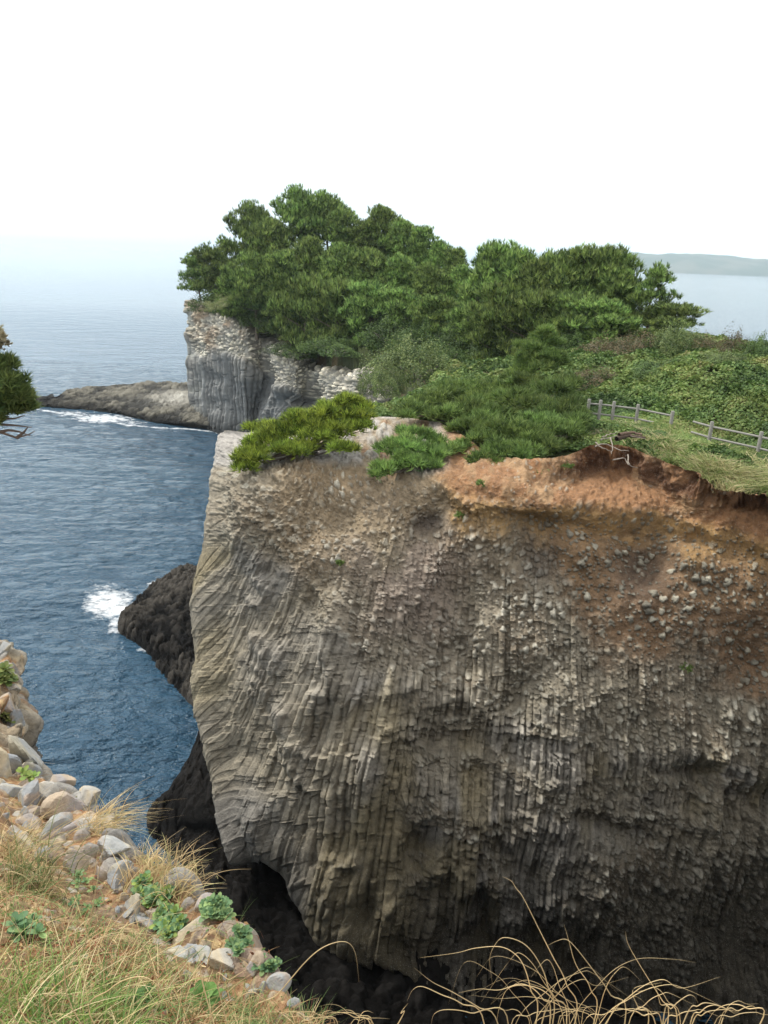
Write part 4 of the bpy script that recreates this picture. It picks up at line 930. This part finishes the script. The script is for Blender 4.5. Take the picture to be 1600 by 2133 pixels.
# roots and weathered log on top of the bank
def px_tube(mb, pts, z, r0, r1, col, n=3):
    P_ = np.array([atZ(u, v, zz_) for (u, v), zz_ in zip(pts, np.linspace(z[0], z[1], len(pts)))])
    t = np.linspace(0, len(P_)-1, len(P_)*3); P_ = crsp(P_, t); P_ += rng.normal(size=P_.shape)*.012
    mb.add(*tube(P_, np.linspace(r0, r1, len(P_)), 7), col)
mb = MB()
for pts, z in (([(1238, 930), (1262, 925), (1290, 936), (1310, 940)], (20.9, 20.8)), ([(1250, 915), (1270, 912), (1300, 906), (1345, 914)], (21.1, 21.0)), ([(1272, 912), (1276, 930), (1273, 945)], (21.1, 20.7)), ([(1240, 922), (1255, 933), (1276, 940)], (21, 20.7)),
               ([(1276, 958), (1300, 955), (1310, 968), (1328, 975)], (20.6, 20.2)), ([(1308, 948), (1310, 966), (1316, 972)], (20.6, 20.3)), ([(1255, 910), (1268, 905), (1290, 900)], (21.2, 21.2))):
    px_tube(mb, pts, z, .032, .012, rgb(.24, .21, .175))
r_ = mb.build('exposed_roots', M_BARK, None, True); tag(r_, 'bare grey roots poking out of the top of the orange soil bank', 'roots')
mb = MB(); px_tube(mb, [(1285, 914), (1310, 908), (1345, 912)], (21.0, 21.0), .11, .05, rgb(.08, .055, .042)); px_tube(mb, [(1290, 905), (1320, 902), (1338, 907)], (21.25, 21.2), .08, .04, rgb(.12, .08, .06))
r_ = mb.build('dead_log', M_BARK, None, True); tag(r_, 'dark weathered log lying behind the roots on the soil bank', 'log')

# ------------------------------------------------------------------ foreground stones
def rock_mesh(seed, sub=4):
    r = np.random.default_rng(seed)
    import bmesh
    bm = bmesh.new(); bmesh.ops.create_icosphere(bm, subdivisions=sub, radius=1)
    Vv = np.array([v.co[:] for v in bm.verts]); Ff = np.array([[v.index for v in f.verts] for f in bm.faces]); bm.free()
    pl = r.normal(size=(9, 3)); pl /= np.linalg.norm(pl, axis=1)[:, None]; dk = r.uniform(.5, .85, 9)
    q = Vv @ pl.T; rad = np.where(q > .02, dk/np.maximum(q, .02), 9); k = 34
    rr = (np.sum(np.minimum(rad, 3)**-k, 1))**(-1/k)
    rr *= 1+.035*fbm(Vv[:, 0]*3+seed, Vv[:, 1]*3+Vv[:, 2]*2, 4, seed)
    Vv = Vv*np.minimum(rr, 1.25)[:, None]*np.array([1, r.uniform(.75, 1.0), r.uniform(.65, .95)])
    return Vv, Ff
def stone_col(Vv, seed, base):
    n = fbm(Vv[:, 0]*1.3+seed, Vv[:, 1]*1.3+Vv[:, 2], 4, seed+3)
    K_ = mixc(np.broadcast_to(base, Vv.shape), np.broadcast_to(base*rgb(1.25, 1.1, .85), Vv.shape), ss(-.2, .4, n))
    return mixc(K_, np.broadcast_to(rgb(.40, .27, .16), Vv.shape), .5*ss(.3, .6, -n))
protoR = [rock_mesh(300+k) for k in range(8)]
G4 = 'grey basalt blocks on the foreground slope'
rocks = [(52, 1562, 42, 'large pale leaf-shaped block at the cliff edge, the highest big one on the left slope'), (22, 1588, 34, 'block left of the large pale leaf-shaped one'), (2, 1606, 34, 'grey block cut by the left edge of the photo beneath the highest big blocks'),
 (72, 1716, 27, 'grey egg-shaped block in the middle of the left slope'), (22, 1645, 24, 'small grey block near the left edge above the egg-shaped one'), (62, 1660, 27, 'squarish block directly above the egg-shaped one'), (104, 1655, 30, 'tall pale slab right of the squarish block'),
 (150, 1678, 34, 'broad pinkish block near the edge left of the dry tuft'), (108, 1722, 27, 'pointed block just right of the egg-shaped one'), (94, 1780, 23, 'blue-grey block low on the left slope, alone in the soil'), (48, 1750, 30, 'flat block left of the blue-grey one'),
 (168, 1790, 30, 'long tilted block leaning downhill, half sunk in soil'), (236, 1762, 32, 'big squared block under the dry tuft at the cliff edge'), (246, 1822, 22, 'knobbly lichened block alone below the big squared one'), (200, 1716, 30, 'dark-sided block touching the dry tuft'), (152, 1722, 28, 'grey block between the pointed and the dark-sided one'),
 (276, 1898, 30, 'long grey slab standing beside the bluish leafy plant'), (300, 1915, 22, 'narrow slab against the right of the long grey one'), (400, 1932, 26, 'rounded dark block between the two leafy plants'), (430, 1884, 20, 'smooth pale stone behind the rosette plant at the edge'),
 (382, 1985, 26, 'ribbed grey block below the rounded dark one'), (416, 1990, 24, 'tall grey block right of the ribbed one'), (465, 2002, 24, 'mauve grey block below the rosette plant'), (532, 2010, 18, 'small grey stone on the rim in the lower middle'), (576, 2050, 20, 'small stone at the rim near the bottom of the photo'),
 (16, 1392, 20, 'weathered knob on the skyline of the left edge'), (34, 1432, 18, 'pale square stone jutting over the water on the left'), (24, 1470, 22, 'stone beneath the left edge bush'), (10, 1350, 16, 'topmost stone of the left edge'), (36, 1500, 18, 'lowest stone of the crumbling left edge outcrop'),
 (185, 1655, 20, 'tan stone on the rim above the dry tuft'), (125, 1620, 20, 'orange-stained stone on the rim right of the large pale block'), (70, 1608, 20, 'small stone wedged below the large pale block'), (610, 2090, 18, 'last stone on the rim before the bottom edge'), (150, 1850, 14, 'small pale stone chip in the orange soil'), (340, 1965, 16, 'stone half hidden under the leafy plant')]
protoM = []
for k in range(8):
    Vv, Ff = protoR[k]; base = [rgb(.30, .31, .305), rgb(.25, .265, .275), rgb(.35, .335, .30), rgb(.30, .275, .26)][k % 4]
    o = mesh_np('rock', Vv, Ff, M_STONE, stone_col(Vv, 40+k, base), smooth=False, link=False); protoM.append(o)
for k, (u, v, rp, lab) in enumerate(rocks):
    p, nn, dp = ground_at(u, v); r = rp*dp/F*1.2
    o = protoM[k % 8]; o = o if k < 8 else o.copy(); COL.objects.link(o)
    o.location = p+np.array([0, 0, .0])-nn*r*.30; o.rotation_euler = (h2(k, 1, 1)*6.28, h2(k, 2, 1)*6.28, h2(k, 3, 1)*6.28); o.scale = (r*1.3, r*.9, r*1.05)
    tag(o, lab, 'rock', G4)

for k in range(46):
    f_ = rng.random(); u = float(np.interp(f_, [0, .3, .6, 1], [-5, 150, 330, 560])); v = float(np.interp(f_, [0, .3, .6, 1], [1560, 1710, 1880, 2050])); u += rng.uniform(-75, 5); v += rng.uniform(5, 75)
    p, nn, dp = ground_at(u, v); r = rng.uniform(7, 17)*dp/F
    o = protoM[int(rng.integers(0, 8))].copy(); COL.objects.link(o); o.location = p-nn*r*.2; o.rotation_euler = tuple(rng.uniform(0, 6.28, 3)); o.scale = (r*1.2, r*.9, r)
    tag(o, 'small broken grey stone wedged among the bigger blocks of the near slope', 'rock', 'small broken stones among the foreground blocks')

# ------------------------------------------------------------------ foreground plants
def rosette(mb, c, up, R_, nl, cols):
    a = np.arange(nl)*2.399; el = np.linspace(.15, 1.25, nl); ref = unit(np.cross(up, rdir(1)[0])); ref2 = np.cross(up, ref)
    for k in range(nl):
        d = (ref*math.cos(a[k])+ref2*math.sin(a[k]))*math.cos(el[k])+up*math.sin(el[k]); s = unit(np.cross(d, up)+1e-6); nrm = np.cross(s, d)
        L_ = R_*(.65+.4*rng.random())*(1-.35*el[k]); W_ = L_*.30
        t = np.array([0, .3, .6, .85, 1.0]); wv = np.array([.25, .7, 1.0, .8, .12])*W_
        mid_ = c+d*(L_*t)[:, None]+nrm*(-.18*L_*t**2)[:, None]
        Vv = np.stack([mid_-s*wv[:, None]+nrm*.10*W_, mid_-nrm*.06*W_, mid_+s*wv[:, None]+nrm*.10*W_], 1).reshape(-1, 3)
        Ff = np.array([[3*i+j, 3*i+j+1, 3*i+j+4, 3*i+j+3] for i in range(4) for j in range(2)])
        cc_ = np.array(cols)[rng.integers(0, len(cols))]*(.8+.4*rng.random()); mb.add(Vv, Ff, cc_)
def leafy(spots, R_, nl, cols, label, cat='plant', name='rosette_plant', group=None, n_each=1, spread=0):
    """a clump of rosettes on the slope"""
    base, nn, dp = ground_at(*spots[0]); lv_ = MB(); st = lv_
    for (u, v) in spots:
        p, nn, dp = ground_at(u, v); up = unit(nn*.6+np.array([0, -.25, .8])+.15*rng.normal(size=3)); hh = R_*(.3+.5*rng.random())
        c = p+up*hh; st.add(*tube(np.array([base-nn*.02, (base+p)/2-nn*.01, p-up*.01, p+up*hh*.5, c])-base, [.006, .006, .006, .005, .004], 5), rgb(.16, .17, .08))
        rosette(lv_, c-base, up, R_*(.8+.4*rng.random()), nl, cols)
    t = lv_.build(name, M_LEAF, None, True); t.location = base; return tag(t, label, cat, group)
BLG = [rgb(.17, .27, .12), rgb(.13, .24, .11), rgb(.22, .32, .12), rgb(.10, .19, .09)]
YEL = [rgb(.25, .33, .08), rgb(.20, .30, .08)]
def spots_in(cx, cy, rx, ry, n): 
    a = rng.random(n)*6.28; r = np.sqrt(rng.random(n)); return [(cx+rx*r[i]*math.cos(a[i]), cy+ry*r[i]*math.sin(a[i])) for i in range(n)]
G5 = 'leafy rosette plants along the foreground cliff edge'
leafy(spots_in(325, 1868, 36, 18, 16)+spots_in(300, 1850, 14, 10, 5), .085, 15, BLG+YEL, 'bright green leafy plant below the dry tussock at the cliff edge', group=G5)
leafy(spots_in(355, 1925, 30, 30, 22), .075, 15, BLG+YEL, 'large green rosette plant left of the rounded dark block', group=G5)
leafy(spots_in(456, 1898, 27, 24, 22), .07, 15, BLG, 'dense blue-green rosette cushion overhanging the gorge beside the smooth pale stone', group=G5)
leafy(spots_in(500, 1968, 18, 26, 16), .06, 14, BLG, 'narrow blue-green rosette plant on the rim below the dense cushion', group=G5)
leafy(spots_in(555, 2012, 26, 12, 12), .05, 13, BLG, 'small trailing rosette plant lowest on the rim', group=G5)
leafy([(165, 1832), (182, 1846), (195, 1858), (160, 1850)], .07, 9, BLG, 'small broad-leaved seedling in the orange soil', group=G5)
leafy([(160, 1878), (150, 1890), (205, 1885), (178, 1900)], .05, 9, BLG, 'tiny plant beside the long grey slab in the soil', group=G5)
leafy([(60, 1624), (50, 1620), (70, 1628)], .12, 8, YEL, 'yellow-green weed growing between the upper blocks', group=G5)
leafy(spots_in(12, 1418, 16, 14, 16), .16, 12, [rgb(.12, .17, .05), rgb(.17, .20, .06)], 'green bush clinging to the left edge outcrop', group=G5)
leafy(spots_in(10, 1500, 12, 10, 8), .12, 10, [rgb(.14, .18, .05), rgb(.2, .2, .07)], 'lower olive bush on the left edge outcrop', group=G5)
leafy(spots_in(420, 2095, 18, 10, 5), .10, 8, [rgb(.13, .26, .06), rgb(.17, .31, .08)], 'broad bright leaves at the bottom edge among the grass', group=G5)
leafy(spots_in(300, 2090, 30, 12, 6), .07, 8, [rgb(.10, .20, .06)], 'small leafy weed under the grass at the bottom, left of the broad leaves', group=G5)
leafy(spots_in(60, 1945, 40, 14, 8), .08, 9, BLG, 'bluish leafy weed behind the tall blades at the lower left', group=G5)
for k, (u, v, lab) in enumerate([(958, 1075, 'small green cushion plant on the rock face below the orange lip'), (1005, 1015, 'small plant on the orange lip left of the hollow'), (715, 1178, 'small plant on the upper left of the rock face'), (1428, 1397, 'green plant low on the stony right face'), (1178, 975, 'pale tuft plant on the orange soil below the bank')]):
    p = patch_point(u, v); t = empty('cliff_plant', tuple(p)); mb = MB()
    tufts_on_pad(mb, np.array([0, -.05, .05]), .22 if k != 2 else .14, .7, 60, .10, .06, rgb(.10, .16, .04), rgb(.22, .30, .09), .6, 4)
    mb.build('leaves', M_LEAF, t); tag(t, lab, 'plant', 'small plants rooted in the cliff face')

# dry grass tussocks that stand on their own
DRY = [rgb(.50, .38, .19), rgb(.60, .47, .26), rgb(.42, .30, .15), rgb(.38, .36, .17)]
def tussock(u, v, n, ln, rad, label, cols=DRY, wd=.006, lean=(.1, 0), group='dry grass tussocks on the foreground slope'):
    p, nn, dp = ground_at(u, v); t = empty('grass_tussock', tuple(p)); mb = MB()
    P_ = rng.normal(size=(n, 3))*rad*np.array([1, 1, .15])-np.array([0, 0, .04]); a = rng.uniform(0, 6.28, n); k = rng.random(n)
    D_ = unit(np.stack([np.cos(a)*k*.8+lean[0], np.sin(a)*k*.8+lean[1], np.full(n, .9)], -1)); dr = np.stack([np.cos(a)*.35+lean[0], np.sin(a)*.35+lean[1], -.35-.3*rng.random(n)], -1)
    Vv, Ff, mm = ribbons(P_, D_, ln*(.45+.7*rng.random(n)), wd*(.6+.7*rng.random(n)), dr, 7)
    c0 = np.array(cols)[rng.integers(0, len(cols), n)]*(.75+.5*rng.random((n, 1))); mb.add(Vv, Ff, np.repeat(c0, mm, 0)); mb.build('blades', M_GRASS, t); return tag(t, label, 'grass', group)
tussock(205, 1720, 260, .42, .10, 'dry straw tussock bristling over the water at the cliff edge', lean=(.35, .1))
tussock(320, 1838, 320, .34, .12, 'dry straw tussock on the rim above the bright green leafy plant', lean=(.15, .1))
tussock(365, 1845, 160, .28, .09, 'thin dry tussock at the outer end of the rim tussock', lean=(.2, .1))
tussock(290, 1800, 140, .25, .08, 'short dry tussock between the squared block and the rim', lean=(.1, .1))
tussock(55, 1850, 380, .42, .14, 'dark green grass clump on the left slope under the blue-grey block', [rgb(.10, .15, .05), rgb(.16, .18, .06), rgb(.38, .30, .15)])
tussock(20, 1790, 200, .5, .12, 'straw and green clump at the left edge below the flat block', DRY+[rgb(.14, .18, .06)])

# ------------------------------------------------------------------ turf and litter on the near slope
mb = MB()
sel = np.where((_gu > -60) & (_gu < 700) & (_gv < 2300) & (_gv > 1560))[0]
pr = np.clip((_gv[sel]-np.interp(_gu[sel], [0, 100, 200, 300, 400, 500, 600], [1800, 1870, 1900, 1950, 2030, 2060, 2110]))/80, 0.03, 1)
sel = sel[rng.random(len(sel)) < pr]
pick = rng.choice(sel, 11000); P_ = _gP[pick]+rng.normal(size=(11000, 3))*.012; n = len(P_)
a = rng.uniform(0, 6.28, n); k = rng.random(n)**.7
D_ = unit(np.stack([np.cos(a)*k*1.3+.1, np.sin(a)*k*1.3, np.full(n, .55)], -1)); dr = np.stack([np.cos(a)*.4, np.sin(a)*.4, -.25-.3*rng.random(n)], -1)
Vv, Ff, mm = ribbons(P_-np.array([0, 0, .01]), D_, (.05+.16*rng.random(n)**2), .0022+.0022*rng.random(n), dr, 5)
gg = fbm(P_[:, 0]*3, P_[:, 1]*3, 3, 77)
pal = np.array([rgb(.50, .38, .19), rgb(.36, .22, .10), rgb(.26, .10, .05), rgb(.12, .20, .06), rgb(.20, .27, .09), rgb(.60, .48, .28)])
ci = np.where(gg+.25*rng.normal(size=n) > -.02, rng.choice([3, 4, 4, 3, 0], n), rng.choice([0, 1, 1, 2, 5], n))
mb.add(Vv, Ff, np.repeat(pal[ci]*(.7+.6*rng.random((n, 1))), mm, 0))
t_ = mb.build('turf', M_GRASS); tag(t_, 'matted dry and green turf on the near slope', 'grass', kind='stuff')
mb = MB(); pick = rng.choice(sel, 16000); P_ = _gP[pick]+rng.normal(size=(16000, 3))*.008
Vv, Ff = leaves(P_+_gN[pick]*.008, unit(_gN[pick]+.9*rng.normal(size=(16000, 3))), .012+.03*rng.random(16000)**2, .5)
ci = rng.choice([0, 1, 1, 2, 2, 3, 4, 3], 16000); mb.add(Vv, Ff, np.repeat(pal[ci]*(.6+.7*rng.random((16000, 1))), 4, 0))
t_ = mb.build('leaf_litter', M_LEAF); tag(t_, 'dead leaves and small weeds littering the near slope', 'leaf litter', kind='stuff')
# tall blades of the lower left
mb = MB(); n = 700
u_ = rng.uniform(-60, 300, n)**1.0; v_ = rng.uniform(2040, 2200, n)+(u_ > 150)*40; P_ = np.array([ground_at(a_, b_)[0] for a_, b_ in zip(u_, v_)])
a = rng.uniform(0, 6.28, n); D_ = unit(np.stack([np.cos(a)*.28+.10, np.sin(a)*.28+.12, np.full(n, 1.0)], -1)); dr = np.stack([np.cos(a)*.35+.10, np.sin(a)*.3+.05, -.35-.25*rng.random(n)], -1)
Vv, Ff, mm = ribbons(P_-np.array([0, 0, .02]), D_, .16+.34*rng.random(n)**1.5, .003+.003*rng.random(n), dr, 12)
pl = np.array([rgb(.20, .30, .07), rgb(.50, .42, .20), rgb(.62, .52, .30), rgb(.11, .20, .05)]); ci = rng.choice([0, 0, 1, 2, 3, 3], n)
mb.add(Vv, Ff, np.repeat(pl[ci]*(.8+.4*rng.random((n, 1))), mm, 0)); t_ = mb.build('grass_blades', M_GRASS); tag(t_, 'tall green and straw grass blades at the lower left', 'grass', kind='stuff')

# long dry arching blades close to the camera
def arch(mb, pts, Y0, w=.0032, root=None, dY=.0):
    P_ = np.array([atY(u, v, Y0+dY*k) for k, (u, v) in enumerate(pts)])
    if root is not None: P_ = np.vstack([[root], P_])
    t = np.linspace(0, len(P_)-1, len(P_)*6); Q = crsp(P_, t); f = np.linspace(0, 1, len(Q))
    mb.add(*tube(Q, w*(1-.92*f**1.6)*(.8), 5), DRY[1]*(.85+.35*rng.random()))
t_ = empty('dry_grass_clump', (.55, 1.75, 24.85)); mb = MB(); c0 = np.array([.55, 1.75, 24.85])
A1 = [[(1195, 2140), (1180, 2050), (1150, 1990), (1120, 1930), (1090, 1870), (1075, 1850), (1065, 1835), (1045, 1825)], [(1300, 2140), (1270, 2070), (1235, 2020), (1200, 1975), (1180, 1957), (1160, 1960), (1140, 1970)],
      [(1115, 2140), (1105, 2060), (1090, 2010), (1070, 1985), (1040, 1972), (990, 1975), (950, 1985), (875, 1995)], [(1150, 2140), (1140, 2050), (1120, 2000), (1090, 1965), (1050, 1953), (1030, 1970), (1020, 2000), (1026, 2050)],
      [(1235, 2140), (1230, 2060), (1200, 2010), (1185, 1960), (1175, 1925)], [(1060, 2140), (1000, 2100), (940, 2065), (900, 2045), (862, 2015)], [(1010, 2140), (960, 2090), (920, 2072), (880, 2055), (860, 2062), (848, 2085)],
      [(1040, 2140), (980, 2110), (930, 2103), (905, 2112), (898, 2133)], [(1180, 2140), (1150, 2080), (1110, 2055), (1060, 2058), (1040, 2100), (1035, 2133)], [(1145, 2140), (1130, 2080), (1090, 2050), (1040, 2062), (1000, 2060), (955, 2068)]]
A2 = [[(1410, 2140), (1380, 2085), (1345, 2030), (1310, 1970), (1303, 1940)], [(1580, 2140), (1555, 2100), (1520, 2092), (1490, 2105), (1470, 2133)], [(1420, 2140), (1455, 2095), (1480, 2090), (1510, 2100), (1540, 2118)], [(1500, 2140), (1540, 2105), (1570, 2096), (1577, 2115)],
      [(1380, 2140), (1400, 2100), (1430, 2075), (1445, 2075), (1455, 2090)], [(1350, 2140), (1330, 2100), (1320, 2060), (1378, 2057 - 10)], [(1390, 2140), (1375, 2090), (1365, 2050)]]
def rroot(pts, c): 
    p = atY(pts[0][0], pts[0][1], 1.9); return np.array([.25*p[0]+.75*c[0]+.06*rng.normal(), c[1]+.05*rng.normal(), 24.85])
for k, a_ in enumerate(A1): arch(mb, a_, 1.85+.12*rng.random(), .0028, rroot(a_, c0), .006)
for k in range(24):
    u0 = rng.normal(1140, 80); hh = 25+130*rng.random()**1.5; sp = np.sign(u0-1150+80*rng.normal())*rng.uniform(15, 190)
    pts = [(u0-sp*.30, 2160), (u0+sp*.12, 2133-hh*.65), (u0+sp*.5, 2133-hh), (u0+sp*rng.uniform(.7, 1), 2133-hh*rng.uniform(.8, 1.15)), (u0+sp*1.25, 2133-hh*rng.uniform(.3, 1.1))]; arch(mb, pts, 1.75+.3*rng.random(), .0021*rng.uniform(.45, 1), rroot(pts, c0))
V_, F_, C_ = mb.data(); mesh_np('blades', V_-c0, F_, M_GRASS, C_, t_, True); tag(t_, 'long arching straw blades in front of the dark gorge, bottom centre right', 'grass', 'dry grass clumps at the bottom of the photo')
t_ = empty('dry_grass_clump', (1.0, 1.75, 24.85)); mb = MB(); c1 = np.array([1.0, 1.75, 24.85])
for k, a_ in enumerate(A2): arch(mb, a_, 1.85+.12*rng.random(), .0029, rroot(a_, c1), .006)
for k in range(9):
    u0 = rng.normal(1420, 60); hh = 20+60*rng.random(); sp = rng.choice([-1, 1, 1])*rng.uniform(20, 150)
    pts = [(u0-sp*.30, 2160), (u0+sp*.12, 2133-hh*.65), (u0+sp*.5, 2133-hh), (u0+sp*rng.uniform(.7, 1), 2133-hh*rng.uniform(.8, 1.15)), (u0+sp*1.25, 2133-hh*rng.uniform(.3, 1.1))]; arch(mb, pts, 1.75+.3*rng.random(), .003*rng.uniform(.5, 1), rroot(pts, c1))
V_, F_, C_ = mb.data(); mesh_np('blades', V_-c1, F_, M_GRASS, C_, t_, True); tag(t_, 'sparser straw blades in the bottom right corner, the tallest bent like a hook', 'grass', 'dry grass clumps at the bottom of the photo')
t_ = empty('dry_grass_clump', (-.3, 1.75, 25.2)); mb = MB(); c2 = np.array([-.3, 1.75, 25.2])
for a_ in ([(520, 2140), (580, 2070), (640, 2000), (680, 1970), (720, 1962), (740, 1985), (748, 2045)], [(330, 2140), (332, 2080), (320, 2020), (290, 1965), (240, 1948), (150, 1980), (90, 2050)], [(150, 2100), (180, 1960), (200, 1850), (220, 1740), (232, 1700)],
           [(70, 2140), (60, 2000), (40, 1940), (0, 1890)], [(120, 2140), (135, 2050), (130, 1960), (140, 1870), (108, 1840)], [(425, 2060), (432, 2010), (445, 1965), (462, 1925), (485, 1895)], [(455, 2060), (480, 2040), (520, 2015)], [(100, 2140), (180, 2000), (260, 1900), (330, 1850)], [(40, 2140), (50, 2010), (80, 1880), (130, 1790)],
           [(560, 2140), (540, 2075), (510, 2070), (480, 2100)], [(200, 2140), (230, 2060), (300, 2035), (350, 2080), (370, 2140)], [(640, 2140), (655, 2110), (660, 2080)], [(825, 2140), (835, 2110), (850, 2090)], [(10, 2140), (14, 1900), (5, 1760), (-5, 1700)]):
    arch(mb, a_, 1.9+.15*rng.random(), .0030, rroot(a_, c2))
for k in range(12):
    u0 = rng.uniform(600, 760); hh = rng.uniform(10, 45); sp = rng.choice([-1, 1])*rng.uniform(30, 90)
    pts = [(u0-sp*.30, 2160), (u0+sp*.12, 2133-hh*.65), (u0+sp*.5, 2133-hh), (u0+sp*.9, 2133-hh*.85)]; arch(mb, pts, 1.8+.2*rng.random(), .0026*rng.uniform(.5, 1), rroot(pts, c2))
V_, F_, C_ = mb.data(); mesh_np('blades', V_-c2, F_, M_GRASS, C_, t_, True); tag(t_, 'thin straw stems arching over the near slope at the lower left and centre', 'grass', 'dry grass clumps at the bottom of the photo')
